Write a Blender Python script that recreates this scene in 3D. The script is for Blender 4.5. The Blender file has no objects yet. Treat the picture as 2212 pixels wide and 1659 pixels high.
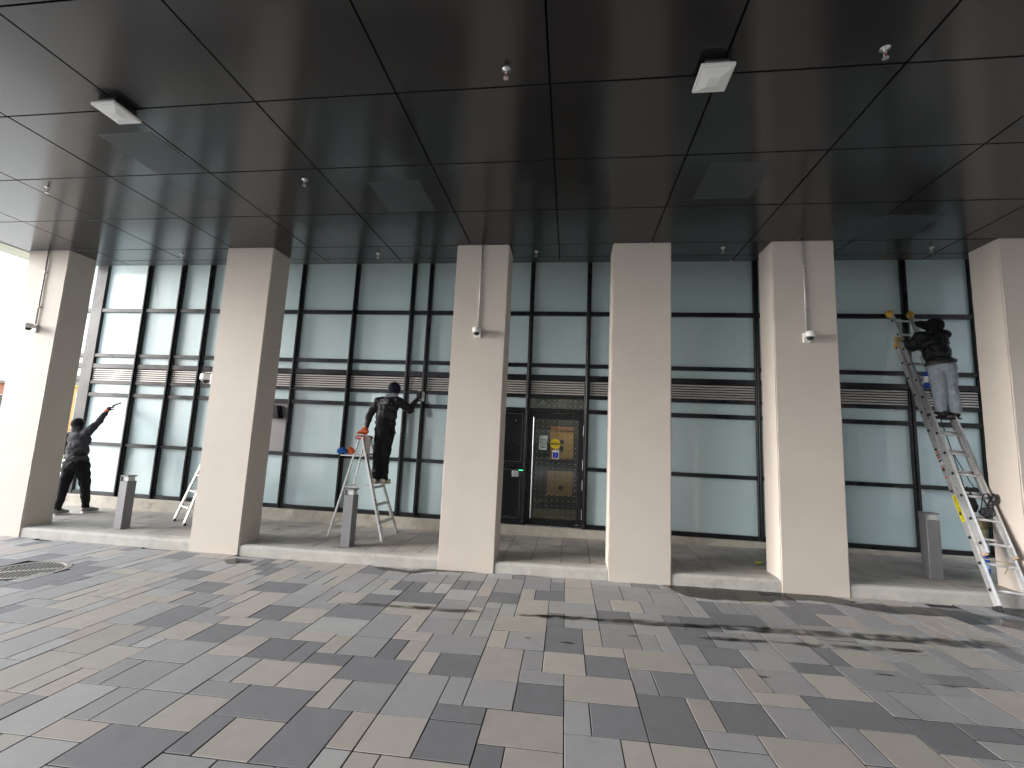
import bpy, bmesh, math, random
from mathutils import Vector, Matrix, Euler
R = math.radians
rnd = random.Random(7)
scene = bpy.context.scene
C = scene.collection

# ------------------------------------------------------------------ camera
cam_d = bpy.data.cameras.new('camera'); cam = bpy.data.objects.new('camera', cam_d); C.objects.link(cam)
cam_d.sensor_width = 36.0; cam_d.lens = 969.3 / 2212 * 36.0
cam_d.clip_start = 0.05; cam_d.clip_end = 2000
PITCH, ROLL, YAW = 0.1285, -0.0456, 0.1330
m = Matrix.Rotation(YAW, 3, 'Z') @ Matrix.Rotation(PITCH, 3, 'X') @ Matrix.Rotation(ROLL, 3, 'Y')
r_, f_, u_ = m.col[0], m.col[1], m.col[2]
mw = Matrix.Identity(4)
for i in range(3):
    mw[i][0] = r_[i]; mw[i][1] = u_[i]; mw[i][2] = -f_[i]
mw.translation = Vector((0, 0, 1.73))
cam.matrix_world = mw
scene.camera = cam

# ------------------------------------------------------------------ sky, sun, exposure
SUN_AZ = Vector((-1.0, -0.29, 0.165)).normalized()        # direction towards the bright part of the cloudy sky
world = bpy.data.worlds.new('World'); scene.world = world; world.use_nodes = True
wn = world.node_tree; wn.nodes.clear()
wo = wn.nodes.new('ShaderNodeOutputWorld'); wb = wn.nodes.new('ShaderNodeBackground')
sky = wn.nodes.new('ShaderNodeTexSky'); sky.sky_type = 'NISHITA'; sky.sun_disc = False
sky.sun_elevation = math.asin(SUN_AZ.z); sky.sun_rotation = math.atan2(SUN_AZ.x, SUN_AZ.y)
sky.air_density = 1.0; sky.dust_density = 3.0; sky.ozone_density = 1.0
cl = wn.nodes.new('ShaderNodeTexNoise'); cl.inputs['Scale'].default_value = 2.2; cl.inputs['Detail'].default_value = 6
tc = wn.nodes.new('ShaderNodeTexCoord'); wn.links.new(tc.outputs['Generated'], cl.inputs['Vector'])
cr = wn.nodes.new('ShaderNodeValToRGB')
cr.color_ramp.elements[0].position = .3; cr.color_ramp.elements[0].color = (6.0, 6.55, 7.4, 1)
cr.color_ramp.elements[1].position = .7; cr.color_ramp.elements[1].color = (9.3, 9.6, 10.0, 1)
wn.links.new(cl.outputs['Fac'], cr.inputs['Fac'])
mx = wn.nodes.new('ShaderNodeMix'); mx.data_type = 'RGBA'; mx.inputs[0].default_value = .85
wn.links.new(sky.outputs[0], mx.inputs[6]); wn.links.new(cr.outputs[0], mx.inputs[7])
wn.links.new(mx.outputs[2], wb.inputs['Color']); wb.inputs['Strength'].default_value = 0.09
wn.links.new(wb.outputs[0], wo.inputs['Surface'])
sl = bpy.data.lights.new('sun', 'SUN'); sl.energy = 1.5; sl.angle = R(32); sl.color = (1.0, .985, .97)
so = bpy.data.objects.new('sun', sl); C.objects.link(so); so.location = (-20, -6, 12)
so.rotation_euler = SUN_AZ.to_track_quat('Z', 'Y').to_euler()
scene.view_settings.view_transform = 'Standard'; scene.view_settings.look = 'None'
scene.view_settings.gamma = 1; scene.view_settings.use_curve_mapping = False
scene.view_settings.exposure = 2.55

# ------------------------------------------------------------------ materials
MATS = {}
def mat(name, col, rough=.6, metal=0.0, spec=.5, var=0.0, vscale=3.0, bump=0.0, bscale=60.0, coat=0.0, coat_rough=.03, objvar=0.0, stain=0.0, stain_col=(.1, .09, .08), stain_scale=1.5, stain_lo=.58, rvar=0.0, emit=None):
    if name in MATS: return MATS[name]
    M = bpy.data.materials.new(name); M.use_nodes = True; nt = M.node_tree; N = nt.nodes; L = nt.links
    b = N['Principled BSDF']
    b.inputs['Roughness'].default_value = rough; b.inputs['Metallic'].default_value = metal
    b.inputs['Specular IOR Level'].default_value = spec
    b.inputs['Coat Weight'].default_value = coat; b.inputs['Coat Roughness'].default_value = coat_rough
    geo = N.new('ShaderNodeNewGeometry')
    rgb = N.new('ShaderNodeRGB'); rgb.outputs[0].default_value = (*col, 1); out = rgb.outputs[0]
    if var > 0:
        n = N.new('ShaderNodeTexNoise'); n.inputs['Scale'].default_value = vscale; n.inputs['Detail'].default_value = 8; n.inputs['Roughness'].default_value = .65
        L.new(geo.outputs['Position'], n.inputs['Vector'])
        mr = N.new('ShaderNodeMapRange'); mr.inputs['From Min'].default_value = .25; mr.inputs['From Max'].default_value = .75
        mr.inputs['To Min'].default_value = 1 - var; mr.inputs['To Max'].default_value = 1 + var
        L.new(n.outputs['Fac'], mr.inputs['Value'])
        mm = N.new('ShaderNodeVectorMath'); mm.operation = 'SCALE'; L.new(out, mm.inputs[0]); L.new(mr.outputs[0], mm.inputs['Scale']); out = mm.outputs[0]
    if objvar > 0:
        oi = N.new('ShaderNodeObjectInfo'); mr = N.new('ShaderNodeMapRange')
        mr.inputs['To Min'].default_value = 1 - objvar; mr.inputs['To Max'].default_value = 1 + objvar
        L.new(oi.outputs['Random'], mr.inputs['Value'])
        mm = N.new('ShaderNodeVectorMath'); mm.operation = 'SCALE'; L.new(out, mm.inputs[0]); L.new(mr.outputs[0], mm.inputs['Scale']); out = mm.outputs[0]
    if stain > 0:
        n = N.new('ShaderNodeTexNoise'); n.inputs['Scale'].default_value = stain_scale; n.inputs['Detail'].default_value = 9; n.inputs['Roughness'].default_value = .7
        L.new(geo.outputs['Position'], n.inputs['Vector'])
        mr = N.new('ShaderNodeMapRange'); mr.inputs['From Min'].default_value = stain_lo; mr.inputs['From Max'].default_value = stain_lo + .17
        mr.inputs['To Max'].default_value = stain; L.new(n.outputs['Fac'], mr.inputs['Value'])
        mxx = N.new('ShaderNodeMix'); mxx.data_type = 'RGBA'; L.new(mr.outputs[0], mxx.inputs[0]); L.new(out, mxx.inputs[6]); mxx.inputs[7].default_value = (*stain_col, 1); out = mxx.outputs[2]
    L.new(out, b.inputs['Base Color'])
    if rvar > 0:
        n = N.new('ShaderNodeTexNoise'); n.inputs['Scale'].default_value = 2.3; n.inputs['Detail'].default_value = 5
        L.new(geo.outputs['Position'], n.inputs['Vector'])
        mr = N.new('ShaderNodeMapRange'); mr.inputs['From Min'].default_value = .3; mr.inputs['From Max'].default_value = .7
        mr.inputs['To Min'].default_value = rough - rvar; mr.inputs['To Max'].default_value = rough + rvar; L.new(n.outputs['Fac'], mr.inputs['Value']); L.new(mr.outputs[0], b.inputs['Roughness'])
    if bump > 0:
        n = N.new('ShaderNodeTexNoise'); n.inputs['Scale'].default_value = bscale; n.inputs['Detail'].default_value = 6
        L.new(geo.outputs['Position'], n.inputs['Vector'])
        bp = N.new('ShaderNodeBump'); bp.inputs['Strength'].default_value = bump; bp.inputs['Distance'].default_value = .01
        L.new(n.outputs['Fac'], bp.inputs['Height']); L.new(bp.outputs[0], b.inputs['Normal'])
    if emit:
        b.inputs['Emission Color'].default_value = (*emit[0], 1); b.inputs['Emission Strength'].default_value = emit[1]
    MATS[name] = M
    return M

M_col = mat('column_paint', (.53, .478, .425), .7, var=.05, vscale=1.6, bump=.10, bscale=55, stain=.25, stain_col=(.45, .41, .38), stain_scale=2.2, stain_lo=.6)
M_panel = mat('soffit_panel', (.006, .0055, .007), .6, spec=.2, objvar=.10, coat=.95, coat_rough=.16)
M_access = mat('access_panel', (.030, .033, .037), .36, spec=.55)
M_gap = mat('soffit_gap', (.006, .006, .006), .9, spec=.1)
M_edge = mat('soffit_edge', (.62, .63, .52), .6, var=.05)
M_black = mat('black_aluminium', (.010, .0105, .013), .30, spec=.4, var=.25, vscale=9, rvar=.07)
M_blackp = mat('black_panel', (.010, .011, .014), .25, spec=.5, rvar=.05)
M_pane = mat('frosted_pane', (.525, .66, .68), .55, coat=1.0, coat_rough=.015, var=.03, vscale=.7, objvar=.03)
M_greyp = mat('grey_panel', (.30, .285, .285), .42, spec=.5, var=.04, vscale=2)
M_slat = mat('louvre_slat', (.50, .465, .44), .45, metal=.1, objvar=.06)
M_conc = mat('concrete', (.42, .41, .38), .85, var=.16, vscale=5, bump=.5, bscale=45, stain=.6, stain_col=(.22, .20, .17), stain_scale=3.0, stain_lo=.57)
M_alu = mat('ladder_aluminium', (.70, .70, .70), .38, metal=.75, var=.12, vscale=12, rvar=.08)
M_aluw = mat('ladder_bright', (.76, .76, .75), .42, metal=.45, var=.10, vscale=12)
M_red = mat('red_plastic', (.55, .045, .025), .45, var=.08, vscale=8)
M_orange = mat('orange_rubber', (.78, .14, .03), .6, var=.1, vscale=20)
M_yell = mat('yellow_plastic', (.72, .42, .03), .55, var=.12, vscale=20)
M_boll = mat('bollard_grey', (.175, .176, .182), .45, spec=.5, metal=.2, var=.06)
M_bolld = mat('bollard_head', (.50, .50, .50), .35)
M_whitep = mat('white_plastic', (.76, .75, .72), .4)
M_galv = mat('conduit_metal', (.50, .48, .46), .45, metal=.3)
M_steel = mat('steel', (.55, .55, .56), .28, metal=.9)
M_dark = mat('dark_plastic', (.02, .02, .022), .4)
M_lens = mat('light_lens', (.84, .85, .82), .35, coat=.5)
M_iron = mat('cast_iron', (.33, .31, .29), .6, metal=.4, var=.2, vscale=20, bump=.3)
M_bed = mat('joint_sand', (.026, .024, .022), .95, var=.3, vscale=30)
PV = dict(
    T=mat('paver_tan', (.395, .371, .343), .64, var=.07, vscale=7, bump=.22, bscale=420, objvar=.09, stain=.35, stain_col=(.24, .22, .20), stain_scale=2.7, stain_lo=.6),
    P=mat('paver_rose', (.395, .36, .338), .64, var=.07, vscale=7, bump=.22, bscale=420, objvar=.08, stain=.3, stain_col=(.24, .21, .19), stain_scale=2.7, stain_lo=.6),
    G=mat('paver_grey', (.314, .314, .323), .62, var=.07, vscale=7, bump=.22, bscale=420, objvar=.12, stain=.3, stain_col=(.17, .165, .16), stain_scale=2.7, stain_lo=.6),
    M=mat('paver_light', (.368, .371, .374), .64, var=.07, vscale=7, bump=.22, bscale=420, objvar=.10, stain=.3, stain_col=(.2, .19, .18), stain_scale=2.7, stain_lo=.6),
    D=mat('paver_dark', (.196, .198, .214), .60, var=.08, vscale=7, bump=.22, bscale=420, objvar=.10, stain=.3, stain_col=(.10, .10, .10), stain_scale=2.7, stain_lo=.6))
M_terr = mat('terrace_paver', (.40, .375, .345), .72, var=.14, vscale=4, bump=.4, bscale=160, objvar=.12, stain=.7, stain_col=(.10, .09, .08), stain_scale=1.3, stain_lo=.52)
M_wood = mat('brown_wood', (.40, .22, .075), .5, var=.2, vscale=4)
M_wood2 = mat('tan_wood', (.52, .32, .12), .5, var=.2, vscale=4)
M_text = mat('black_ink', (.012, .012, .012), .6)
M_paper = mat('paper', (.62, .72, .66), .8, var=.03)
M_signy = mat('sign_yellow', (.80, .58, .02), .5)
M_signb = mat('sign_blue', (.012, .02, .42), .45)
M_signw = mat('sign_white', (.80, .80, .80), .5)
M_glass = bpy.data.materials.new('door_glass'); M_glass.use_nodes = True
nt = M_glass.node_tree; nt.nodes.clear()
o = nt.nodes.new('ShaderNodeOutputMaterial'); mixs = nt.nodes.new('ShaderNodeMixShader'); tr = nt.nodes.new('ShaderNodeBsdfTransparent'); gl = nt.nodes.new('ShaderNodeBsdfGlossy'); fr = nt.nodes.new('ShaderNodeFresnel')
tr.inputs[0].default_value = (.80, .86, .82, 1); gl.inputs['Roughness'].default_value = .01; fr.inputs['IOR'].default_value = 1.5
nt.links.new(fr.outputs[0], mixs.inputs[0]); nt.links.new(tr.outputs[0], mixs.inputs[1]); nt.links.new(gl.outputs[0], mixs.inputs[2]); nt.links.new(mixs.outputs[0], o.inputs[0])
M_wet = bpy.data.materials.new('wet_film'); M_wet.use_nodes = True
nt = M_wet.node_tree; nt.nodes.clear()
o = nt.nodes.new('ShaderNodeOutputMaterial'); mixs = nt.nodes.new('ShaderNodeMixShader'); tr = nt.nodes.new('ShaderNodeBsdfTransparent'); gl = nt.nodes.new('ShaderNodeBsdfGlossy'); fr = nt.nodes.new('ShaderNodeFresnel')
tr.inputs[0].default_value = (.86, .845, .82, 1); gl.inputs['Roughness'].default_value = .14; fr.inputs['IOR'].default_value = 1.22
nt.links.new(fr.outputs[0], mixs.inputs[0]); nt.links.new(tr.outputs[0], mixs.inputs[1]); nt.links.new(gl.outputs[0], mixs.inputs[2])
at = nt.nodes.new('ShaderNodeAttribute'); at.attribute_name = 'wet'
ns = nt.nodes.new('ShaderNodeTexNoise'); ns.inputs['Scale'].default_value = 9; ns.inputs['Detail'].default_value = 7; ns.inputs['Roughness'].default_value = .65
gp_ = nt.nodes.new('ShaderNodeNewGeometry'); mpn = nt.nodes.new('ShaderNodeMapping'); mpn.inputs['Scale'].default_value = (.45, 1.3, 1)
nt.links.new(gp_.outputs['Position'], mpn.inputs['Vector']); nt.links.new(mpn.outputs[0], ns.inputs['Vector'])
ad = nt.nodes.new('ShaderNodeMath'); ad.operation = 'ADD'; nt.links.new(at.outputs['Fac'], ad.inputs[0]); nt.links.new(ns.outputs['Fac'], ad.inputs[1])
mrw = nt.nodes.new('ShaderNodeMapRange'); mrw.inputs['From Min'].default_value = .80; mrw.inputs['From Max'].default_value = 1.05; nt.links.new(ad.outputs[0], mrw.inputs['Value'])
tr2 = nt.nodes.new('ShaderNodeBsdfTransparent'); mx2 = nt.nodes.new('ShaderNodeMixShader')
nt.links.new(mrw.outputs[0], mx2.inputs[0]); nt.links.new(tr2.outputs[0], mx2.inputs[1]); nt.links.new(mixs.outputs[0], mx2.inputs[2]); nt.links.new(mx2.outputs[0], o.inputs[0])

# ------------------------------------------------------------------ helpers
def tag(o, label=None, cat=None, group=None, kind=None):
    if label: o['label'] = label
    if cat: o['category'] = cat
    if group: o['group'] = group
    if kind: o['kind'] = kind
    return o
def link(o, parent=None):
    C.objects.link(o)
    if parent is not None: o.parent = parent
    return o
def empty(name, loc=(0, 0, 0), rz=0, parent=None):
    o = bpy.data.objects.new(name, None); o.empty_display_size = .1; o.location = loc; o.rotation_euler = (0, 0, rz)
    return link(o, parent)
def obj(name, bm, M, parent=None, smooth=False, loc=None):
    me = bpy.data.meshes.new(name); bm.normal_update(); bm.to_mesh(me); bm.free()
    ms = M if isinstance(M, (list, tuple)) else [M]
    for x in ms: me.materials.append(x)
    if smooth:
        for p in me.polygons: p.use_smooth = True
    o = bpy.data.objects.new(name, me)
    if loc: o.location = loc
    return link(o, parent)
def box(bm, x0, x1, y0, y1, z0, z1, bev=0.0, mtx=None, seg=1):
    vs = [bm.verts.new(p) for p in ((x0, y0, z0), (x1, y0, z0), (x1, y1, z0), (x0, y1, z0), (x0, y0, z1), (x1, y0, z1), (x1, y1, z1), (x0, y1, z1))]
    fs = [bm.faces.new([vs[i] for i in q]) for q in ((0, 3, 2, 1), (4, 5, 6, 7), (0, 1, 5, 4), (1, 2, 6, 5), (2, 3, 7, 6), (3, 0, 4, 7))]
    allv = vs
    if bev > 0:
        es = list({e for f in fs for e in f.edges})
        r = bmesh.ops.bevel(bm, geom=es, offset=bev, segments=seg, affect='EDGES', clamp_overlap=True)
        allv = list({v for f in r['faces'] for v in f.verts} | {v for v in vs if v.is_valid})
    if mtx is not None: bmesh.ops.transform(bm, matrix=mtx, verts=[v for v in allv if v.is_valid])
    return bm
def bx(*a, **k):
    return box(bmesh.new(), *a, **k)
def frame_to(p0, p1, up=(0, 0, 1)):
    d = (Vector(p1) - Vector(p0)); l = d.length; d.normalize(); up = Vector(up)
    if abs(d.dot(up)) > .98: up = Vector((0, 1, 0))
    x = up.cross(d).normalized() if abs(up.cross(d).length) > 1e-6 else Vector((1, 0, 0)); y = d.cross(x)
    M4 = Matrix.Identity(4)
    for i in range(3): M4[i][0] = x[i]; M4[i][1] = y[i]; M4[i][2] = d[i]
    M4.translation = Vector(p0)
    return M4, l
def bar(bm, p0, p1, w, h, up=(0, 0, 1), bev=.002):
    M4, l = frame_to(p0, p1, up)
    return box(bm, -w / 2, w / 2, -h / 2, h / 2, 0, l, bev, M4)
def tube(bm, p0, p1, r0, r1=None, seg=12, caps=True):
    M4, l = frame_to(p0, p1); r1 = r0 if r1 is None else r1
    a = [bm.verts.new(M4 @ Vector((r0 * math.cos(t * 2 * math.pi / seg), r0 * math.sin(t * 2 * math.pi / seg), 0))) for t in range(seg)]
    b = [bm.verts.new(M4 @ Vector((r1 * math.cos(t * 2 * math.pi / seg), r1 * math.sin(t * 2 * math.pi / seg), l))) for t in range(seg)]
    for i in range(seg): bm.faces.new((a[i], a[(i + 1) % seg], b[(i + 1) % seg], b[i]))
    if caps: bm.faces.new(a[::-1]); bm.faces.new(b)
    return bm
def lathe(bm, prof, seg=20, mtx=None):
    rings = []
    for r, z in prof:
        rings.append([bm.verts.new((max(r, 1e-4) * math.cos(t * 2 * math.pi / seg), max(r, 1e-4) * math.sin(t * 2 * math.pi / seg), z)) for t in range(seg)])
    for a, b in zip(rings, rings[1:]):
        for i in range(seg): bm.faces.new((a[i], a[(i + 1) % seg], b[(i + 1) % seg], b[i]))
    bm.faces.new(rings[0][::-1]); bm.faces.new(rings[-1])
    if mtx is not None: bmesh.ops.transform(bm, matrix=mtx, verts=[v for g in rings for v in g])
    return bm
def path_tube(bm, pts, r, seg=8):
    pts = [Vector(p) for p in pts]; rings = []
    for i, p in enumerate(pts):
        d = (pts[min(i + 1, len(pts) - 1)] - pts[max(i - 1, 0)]).normalized()
        up = Vector((0, 0, 1)) if abs(d.z) < .95 else Vector((1, 0, 0))
        x = up.cross(d).normalized(); y = d.cross(x)
        rings.append([bm.verts.new(p + r * (x * math.cos(t * 2 * math.pi / seg) + y * math.sin(t * 2 * math.pi / seg))) for t in range(seg)])
    for a, b in zip(rings, rings[1:]):
        for i in range(seg): bm.faces.new((a[i], a[(i + 1) % seg], b[(i + 1) % seg], b[i]))
    bm.faces.new(rings[0][::-1]); bm.faces.new(rings[-1])
    return bm
def extrude_poly(bm, pts, depth, mtx=None):
    """pts: 2D outline in local XZ (y = 0 front), extruded to +y"""
    a = [bm.verts.new((x, 0, z)) for x, z in pts]; b = [bm.verts.new((x, depth, z)) for x, z in pts]
    n = len(pts)
    bm.faces.new(a); bm.faces.new(b[::-1])
    for i in range(n): bm.faces.new((a[(i + 1) % n], a[i], b[i], b[(i + 1) % n]))
    if mtx is not None: bmesh.ops.transform(bm, matrix=mtx, verts=a + b)
    return bm
def text(name, body, size, M, mtx, parent, ext=.0006, align='CENTER', sx=1.0, bold=0.0):
    cu = bpy.data.curves.new(name, 'FONT'); cu.body = body; cu.size = size; cu.extrude = ext; cu.align_x = align; cu.align_y = 'CENTER'; cu.offset = bold
    o = bpy.data.objects.new(name, cu); C.objects.link(o)
    dg = bpy.context.evaluated_depsgraph_get(); me = bpy.data.meshes.new_from_object(o.evaluated_get(dg)); me.name = name
    bpy.data.objects.remove(o); me.materials.clear(); me.materials.append(M)
    me.transform(mtx @ Matrix.Diagonal((sx, 1, 1, 1)))
    o = bpy.data.objects.new(name, me)
    return link(o, parent)
def copy_tree(o, parent=None):
    c = o.copy(); C.objects.link(c)
    if parent is not None: c.parent = parent
    for ch in o.children: copy_tree(ch, c)
    return c
FACE = Matrix.Rotation(R(90), 4, 'X')      # text lying in XY -> standing in XZ, facing -Y

def gz(x):                                 # paving level (falls to the left)
    return .0165 * x if x > -3.5 else -.05775 + .003 * (x + 3.5)
def tz(x): return gz(x) + .15              # terrace level
ZS = 4.58                                  # soffit underside
YC0, YC1, YG = 6.173, 6.606, 8.15          # column front, column back, glass plane
COLS = [(-9.214, -8.405), (-5.49, -4.69), (-1.735, -.955), (.53, 1.325), (2.63, 3.41), (5.335, 6.13)]
XL, XR = -9.72, 7.15                       # soffit ends
SX = [-4.1009 + 1.2876 * i for i in range(-4, 9)]
SY = [2.2786 + .9719 * j for j in range(-3, 5)]

# ------------------------------------------------------------------ ground
def sheet(name, x0, x1, y0, y1, z, M, nx=1, ny=1, zf=None):
    bm = bmesh.new(); g = [[bm.verts.new((x0 + (x1 - x0) * i / nx, y0 + (y1 - y0) * j / ny, (zf(x0 + (x1 - x0) * i / nx) if zf else 0) + z)) for j in range(ny + 1)] for i in range(nx + 1)]
    for i in range(nx):
        for j in range(ny): bm.faces.new((g[i][j], g[i + 1][j], g[i + 1][j + 1], g[i][j + 1]))
    return obj(name, bm, M)
M_ground = mat('ground_asphalt', (.24, .235, .225), .9, var=.15, vscale=.6, bump=.3, bscale=30)
tag(sheet('ground', -600, 600, -600, 600, -.32, M_ground), kind='structure')
M_fore = mat('forecourt_paving', (.33, .32, .31), .8, var=.12, vscale=5, bump=.3, bscale=80)
tag(sheet('forecourt', -11.5, 16, -14, 1.55, -.004, M_fore, nx=60, zf=gz), kind='structure')
M_side = mat('side_glare_ground', (.52, .51, .49), .7, var=.1, vscale=2)  # outdoor ground coloured paler than the slabs to stand in for glare
tag(sheet('forecourt_side', -40, -11.5, -14, 20, -.004, M_side, nx=30, zf=gz), kind='structure')
tag(sheet('corner_paving', -11.5, -10.2, 8.6, 20, -.004, M_side, nx=4, zf=gz), kind='structure')
paving = tag(sheet('paving', -11.5, 9.5, 1.55, 6.3, -.016, M_bed, nx=60, zf=gz), kind='structure')
paving['label'] = 'paving of mixed tan, grey and charcoal rectangular slabs'

PMX, PX0, PY0, PTH, PMY = .1675, .044, 2.9878, .0103, .1768
READ = "-4,3,-2,6,T;-2,4,-1,6,G;-1,4,1,6,T;1,4,3,6,D;1,6,3,7,T;-2,3,0,4,G;-2,1,0,3,D;0,2,3,4,T;0,0,1,2,G;1,0,3,2,D;0,-2,2,0,G;2,-2,3,0,T;-4,1,-2,3,G;-3,-1,0,1,T;-2,-3,0,-1,T;-7,3,-6,5,T;-6,3,-4,5,D;-7,0,-5,3,G;-5,1,-4,3,G;-5,0,-3,1,D;-5,-2,-3,0,D;-10,2,-7,4,D;-10,0,-9,2,T;-9,0,-7,2,G;-7,-2,-5,0,T;-8,-2,-7,0,P;-10,-3,-8,0,D;-6,-4,-3,-2,T;-3,-3,-2,-1,D;-12,3,-10,4,D;-12,1,-10,3,P;-14,1,-12,3,T;-15,1,-14,3,G;-17,0,-15,3,G;-15,0,-13,1,G;-13,-1,-10,1,D;-13,-3,-12,-1,D;-12,-3,-10,-1,T;-15,-2,-13,0,T;-22,1,-20,3,T;-20,0,-19,2,G;-19,0,-17,2,G;-20,-3,-18,0,M;-18,-2,-17,0,G;-17,-2,-15,0,G;-18,-3,-16,-2,P;-16,-4,-13,-2,D;-18,-5,-16,-3,M;6,3,8,6,G;8,4,9,6,T;7,6,9,8,D;6,6,7,8,G;3,5,6,7,T;3,3,4,5,G;4,3,6,5,D;3,0,5,3,D;5,1,6,3,T;6,1,8,3,D;5,0,7,1,G;7,-1,10,1,T;8,1,10,3,G;8,3,10,4,T;9,4,11,6,G;10,2,13,4,D;5,-2,7,0,G;3,-2,5,0,T;11,6,13,7,D;11,4,13,6,T;13,3,14,5,G;14,3,16,5,G;13,5,16,7,G;14,7,16,9,T;16,6,17,8,G;13,1,15,3,D;11,0,13,2,T;10,0,11,2,G;-3,13,-2,15,T;-5,12,-3,14,D;-2,13,0,15,D;0,13,2,16,T;-1,11,2,13,G;-3,10,-1,13,T;-4,8,-1,10,T;-4,6,-3,8,T;-3,6,-1,8,G;-1,9,0,11,D;-1,6,1,9,D;0,9,2,11,M;1,7,2,9,T;2,10,4,12,D;2,7,4,10,G;3,12,5,14,T;2,12,3,14,G;9,11,12,13,D;-19,6,-17,7,T;-20,7,-18,9,T;-19,4,-17,6,D;-21,4,-19,6,T;-17,5,-14,7,G;-18,7,-16,9,D;-21,11,-18,13,D;-20,9,-18,11,T;-16,7,-14,9,T;-25,10,-23,12,D;-24,12,-23,15,T;-22,13,-20,15,T;-13,13,-12,15,T;-11,13,-10,15,D;-11,11,-8,13,D;-14,8,-11,10,D;-13,10,-11,12,D;-9,7,-8,9,T;-9,6,-7,7,P;-7,5,-4,7,G;-11,6,-9,9,G;-11,4,-9,6,G;-12,4,-11,6,T;-8,7,-6,9,G;-14,12,-13,15,M;-15,10,-13,12,T"
A0, A1, B0, B1 = -68, 50, -8, 19
occ = {}
pieces = []
def in_view(a, b):
    x = PX0 + PMX * a; y = PY0 + PMY * b
    return -1.95 * y - .5 < x < 1.28 * y + .9
MH = (-6.45, 4.9, .36)
def put(a0, b0, a1, b1, k):
    pieces.append((a0, b0, a1, b1, k))
    for i in range(a0, a1):
        for j in range(b0, b1): occ[(i, j)] = 1
for s in READ.split(';'):
    w = s.split(','); a0, b0, a1, b1 = map(int, w[:4])
    if any((i, j) in occ for i in range(a0, a1) for j in range(b0, b1)): continue
    put(a0, b0, a1, b1, w[4])
sizes = [(2, 2)] * 6 + [(1, 2)] * 4 + [(2, 1)] * 3 + [(3, 2)] * 4 + [(2, 3)] * 4
cols = 'TTTTPPGGGGGGGMMMMDDDD'
for b in range(B0, B1):
    for a in range(A0, A1):
        if (a, b) in occ or not in_view(a, b): continue
        opts = sizes[:]; rnd.shuffle(opts)
        for (w, h) in opts + [(1, 1)]:
            if all((i, j) not in occ for i in range(a, a + w) for j in range(b, b + h)):
                left = (a + w, b) in occ or all((a + w + q, b) not in occ for q in range(1)) 
                put(a, b, a + w, b + h, rnd.choice(cols)); break
def paver_bm(bm, w, d, mi=0, M4=None, gap=.0075, side=1):
    w = w / 2 - gap / 2; d = d / 2 - gap / 2; c = .0018
    lv = []
    for (s, z) in ((0, -.05), (0, -.0022), (c, 0)):
        lv.append([bm.verts.new((x * (w - s), y * (d - s), z)) for x, y in ((-1, -1), (1, -1), (1, 1), (-1, 1))])
    fs = [bm.faces.new(lv[2])]
    for a, b in zip(lv, lv[1:]):
        for i in range(4): fs.append(bm.faces.new((a[i], a[(i + 1) % 4], b[(i + 1) % 4], b[i])))
    for n_, f in enumerate(fs): f.material_index = mi if (n_ == 0 or n_ > 4) else side
    if M4 is not None: bmesh.ops.transform(bm, matrix=M4, verts=[v for l in lv for v in l])
PKEY = list('TPGMD')
shared = {}
def paver_mesh(w, h, k):
    key = (w, h, k)
    if key not in shared:
        bm = bmesh.new(); paver_bm(bm, w * PMX, h * PMY); bm.normal_update()
        me = bpy.data.meshes.new('paver'); bm.to_mesh(me); bm.free(); me.materials.append(PV[k]); me.materials.append(M_bed); shared[key] = me
    return shared[key]
def cell_pos(a, b):
    u = PX0 + PMX * a; v = PY0 + PMY * b
    return u * math.cos(PTH) - v * math.sin(PTH), u * math.sin(PTH) + v * math.cos(PTH)
lst = []
for (a0, b0, a1, b1, k) in pieces:
    x, y = cell_pos((a0 + a1) / 2, (b0 + b1) / 2)
    if (x - MH[0]) ** 2 + (y - MH[1]) ** 2 < (MH[2] + .02) ** 2: continue
    if y > 6.28: continue
    seen = (-1.62 * y < x < 1.06 * y + .1) and y > 1.95
    lst.append((0 if seen else 1, x * x + y * y, x, y, a1 - a0, b1 - b0, k))
lst.sort(key=lambda t: (t[0], t[1]))
far = bmesh.new()
def paver_mtx(x, y):
    sl = math.atan(.0165 if x > -3.5 else .003)
    return Matrix.Translation((x, y, gz(x) + rnd.uniform(-.0015, .0015))) @ Euler((rnd.uniform(-.003, .003), -sl + rnd.uniform(-.003, .003), PTH + rnd.uniform(-.004, .004))).to_matrix().to_4x4()
for n, (sn, d, x, y, w, h, k) in enumerate(lst):
    M4 = paver_mtx(x, y)
    if n < 298 and sn == 0:
        o = bpy.data.objects.new('paver', paver_mesh(w, h, k)); link(o, paving); o.matrix_world = M4
    else:
        paver_bm(far, w * PMX, h * PMY, PKEY.index(k), M4, side=5)
fo = obj('far_pavers', far, [PV[k] for k in PKEY] + [M_bed], paving); fo['kind'] = 'stuff'

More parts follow.
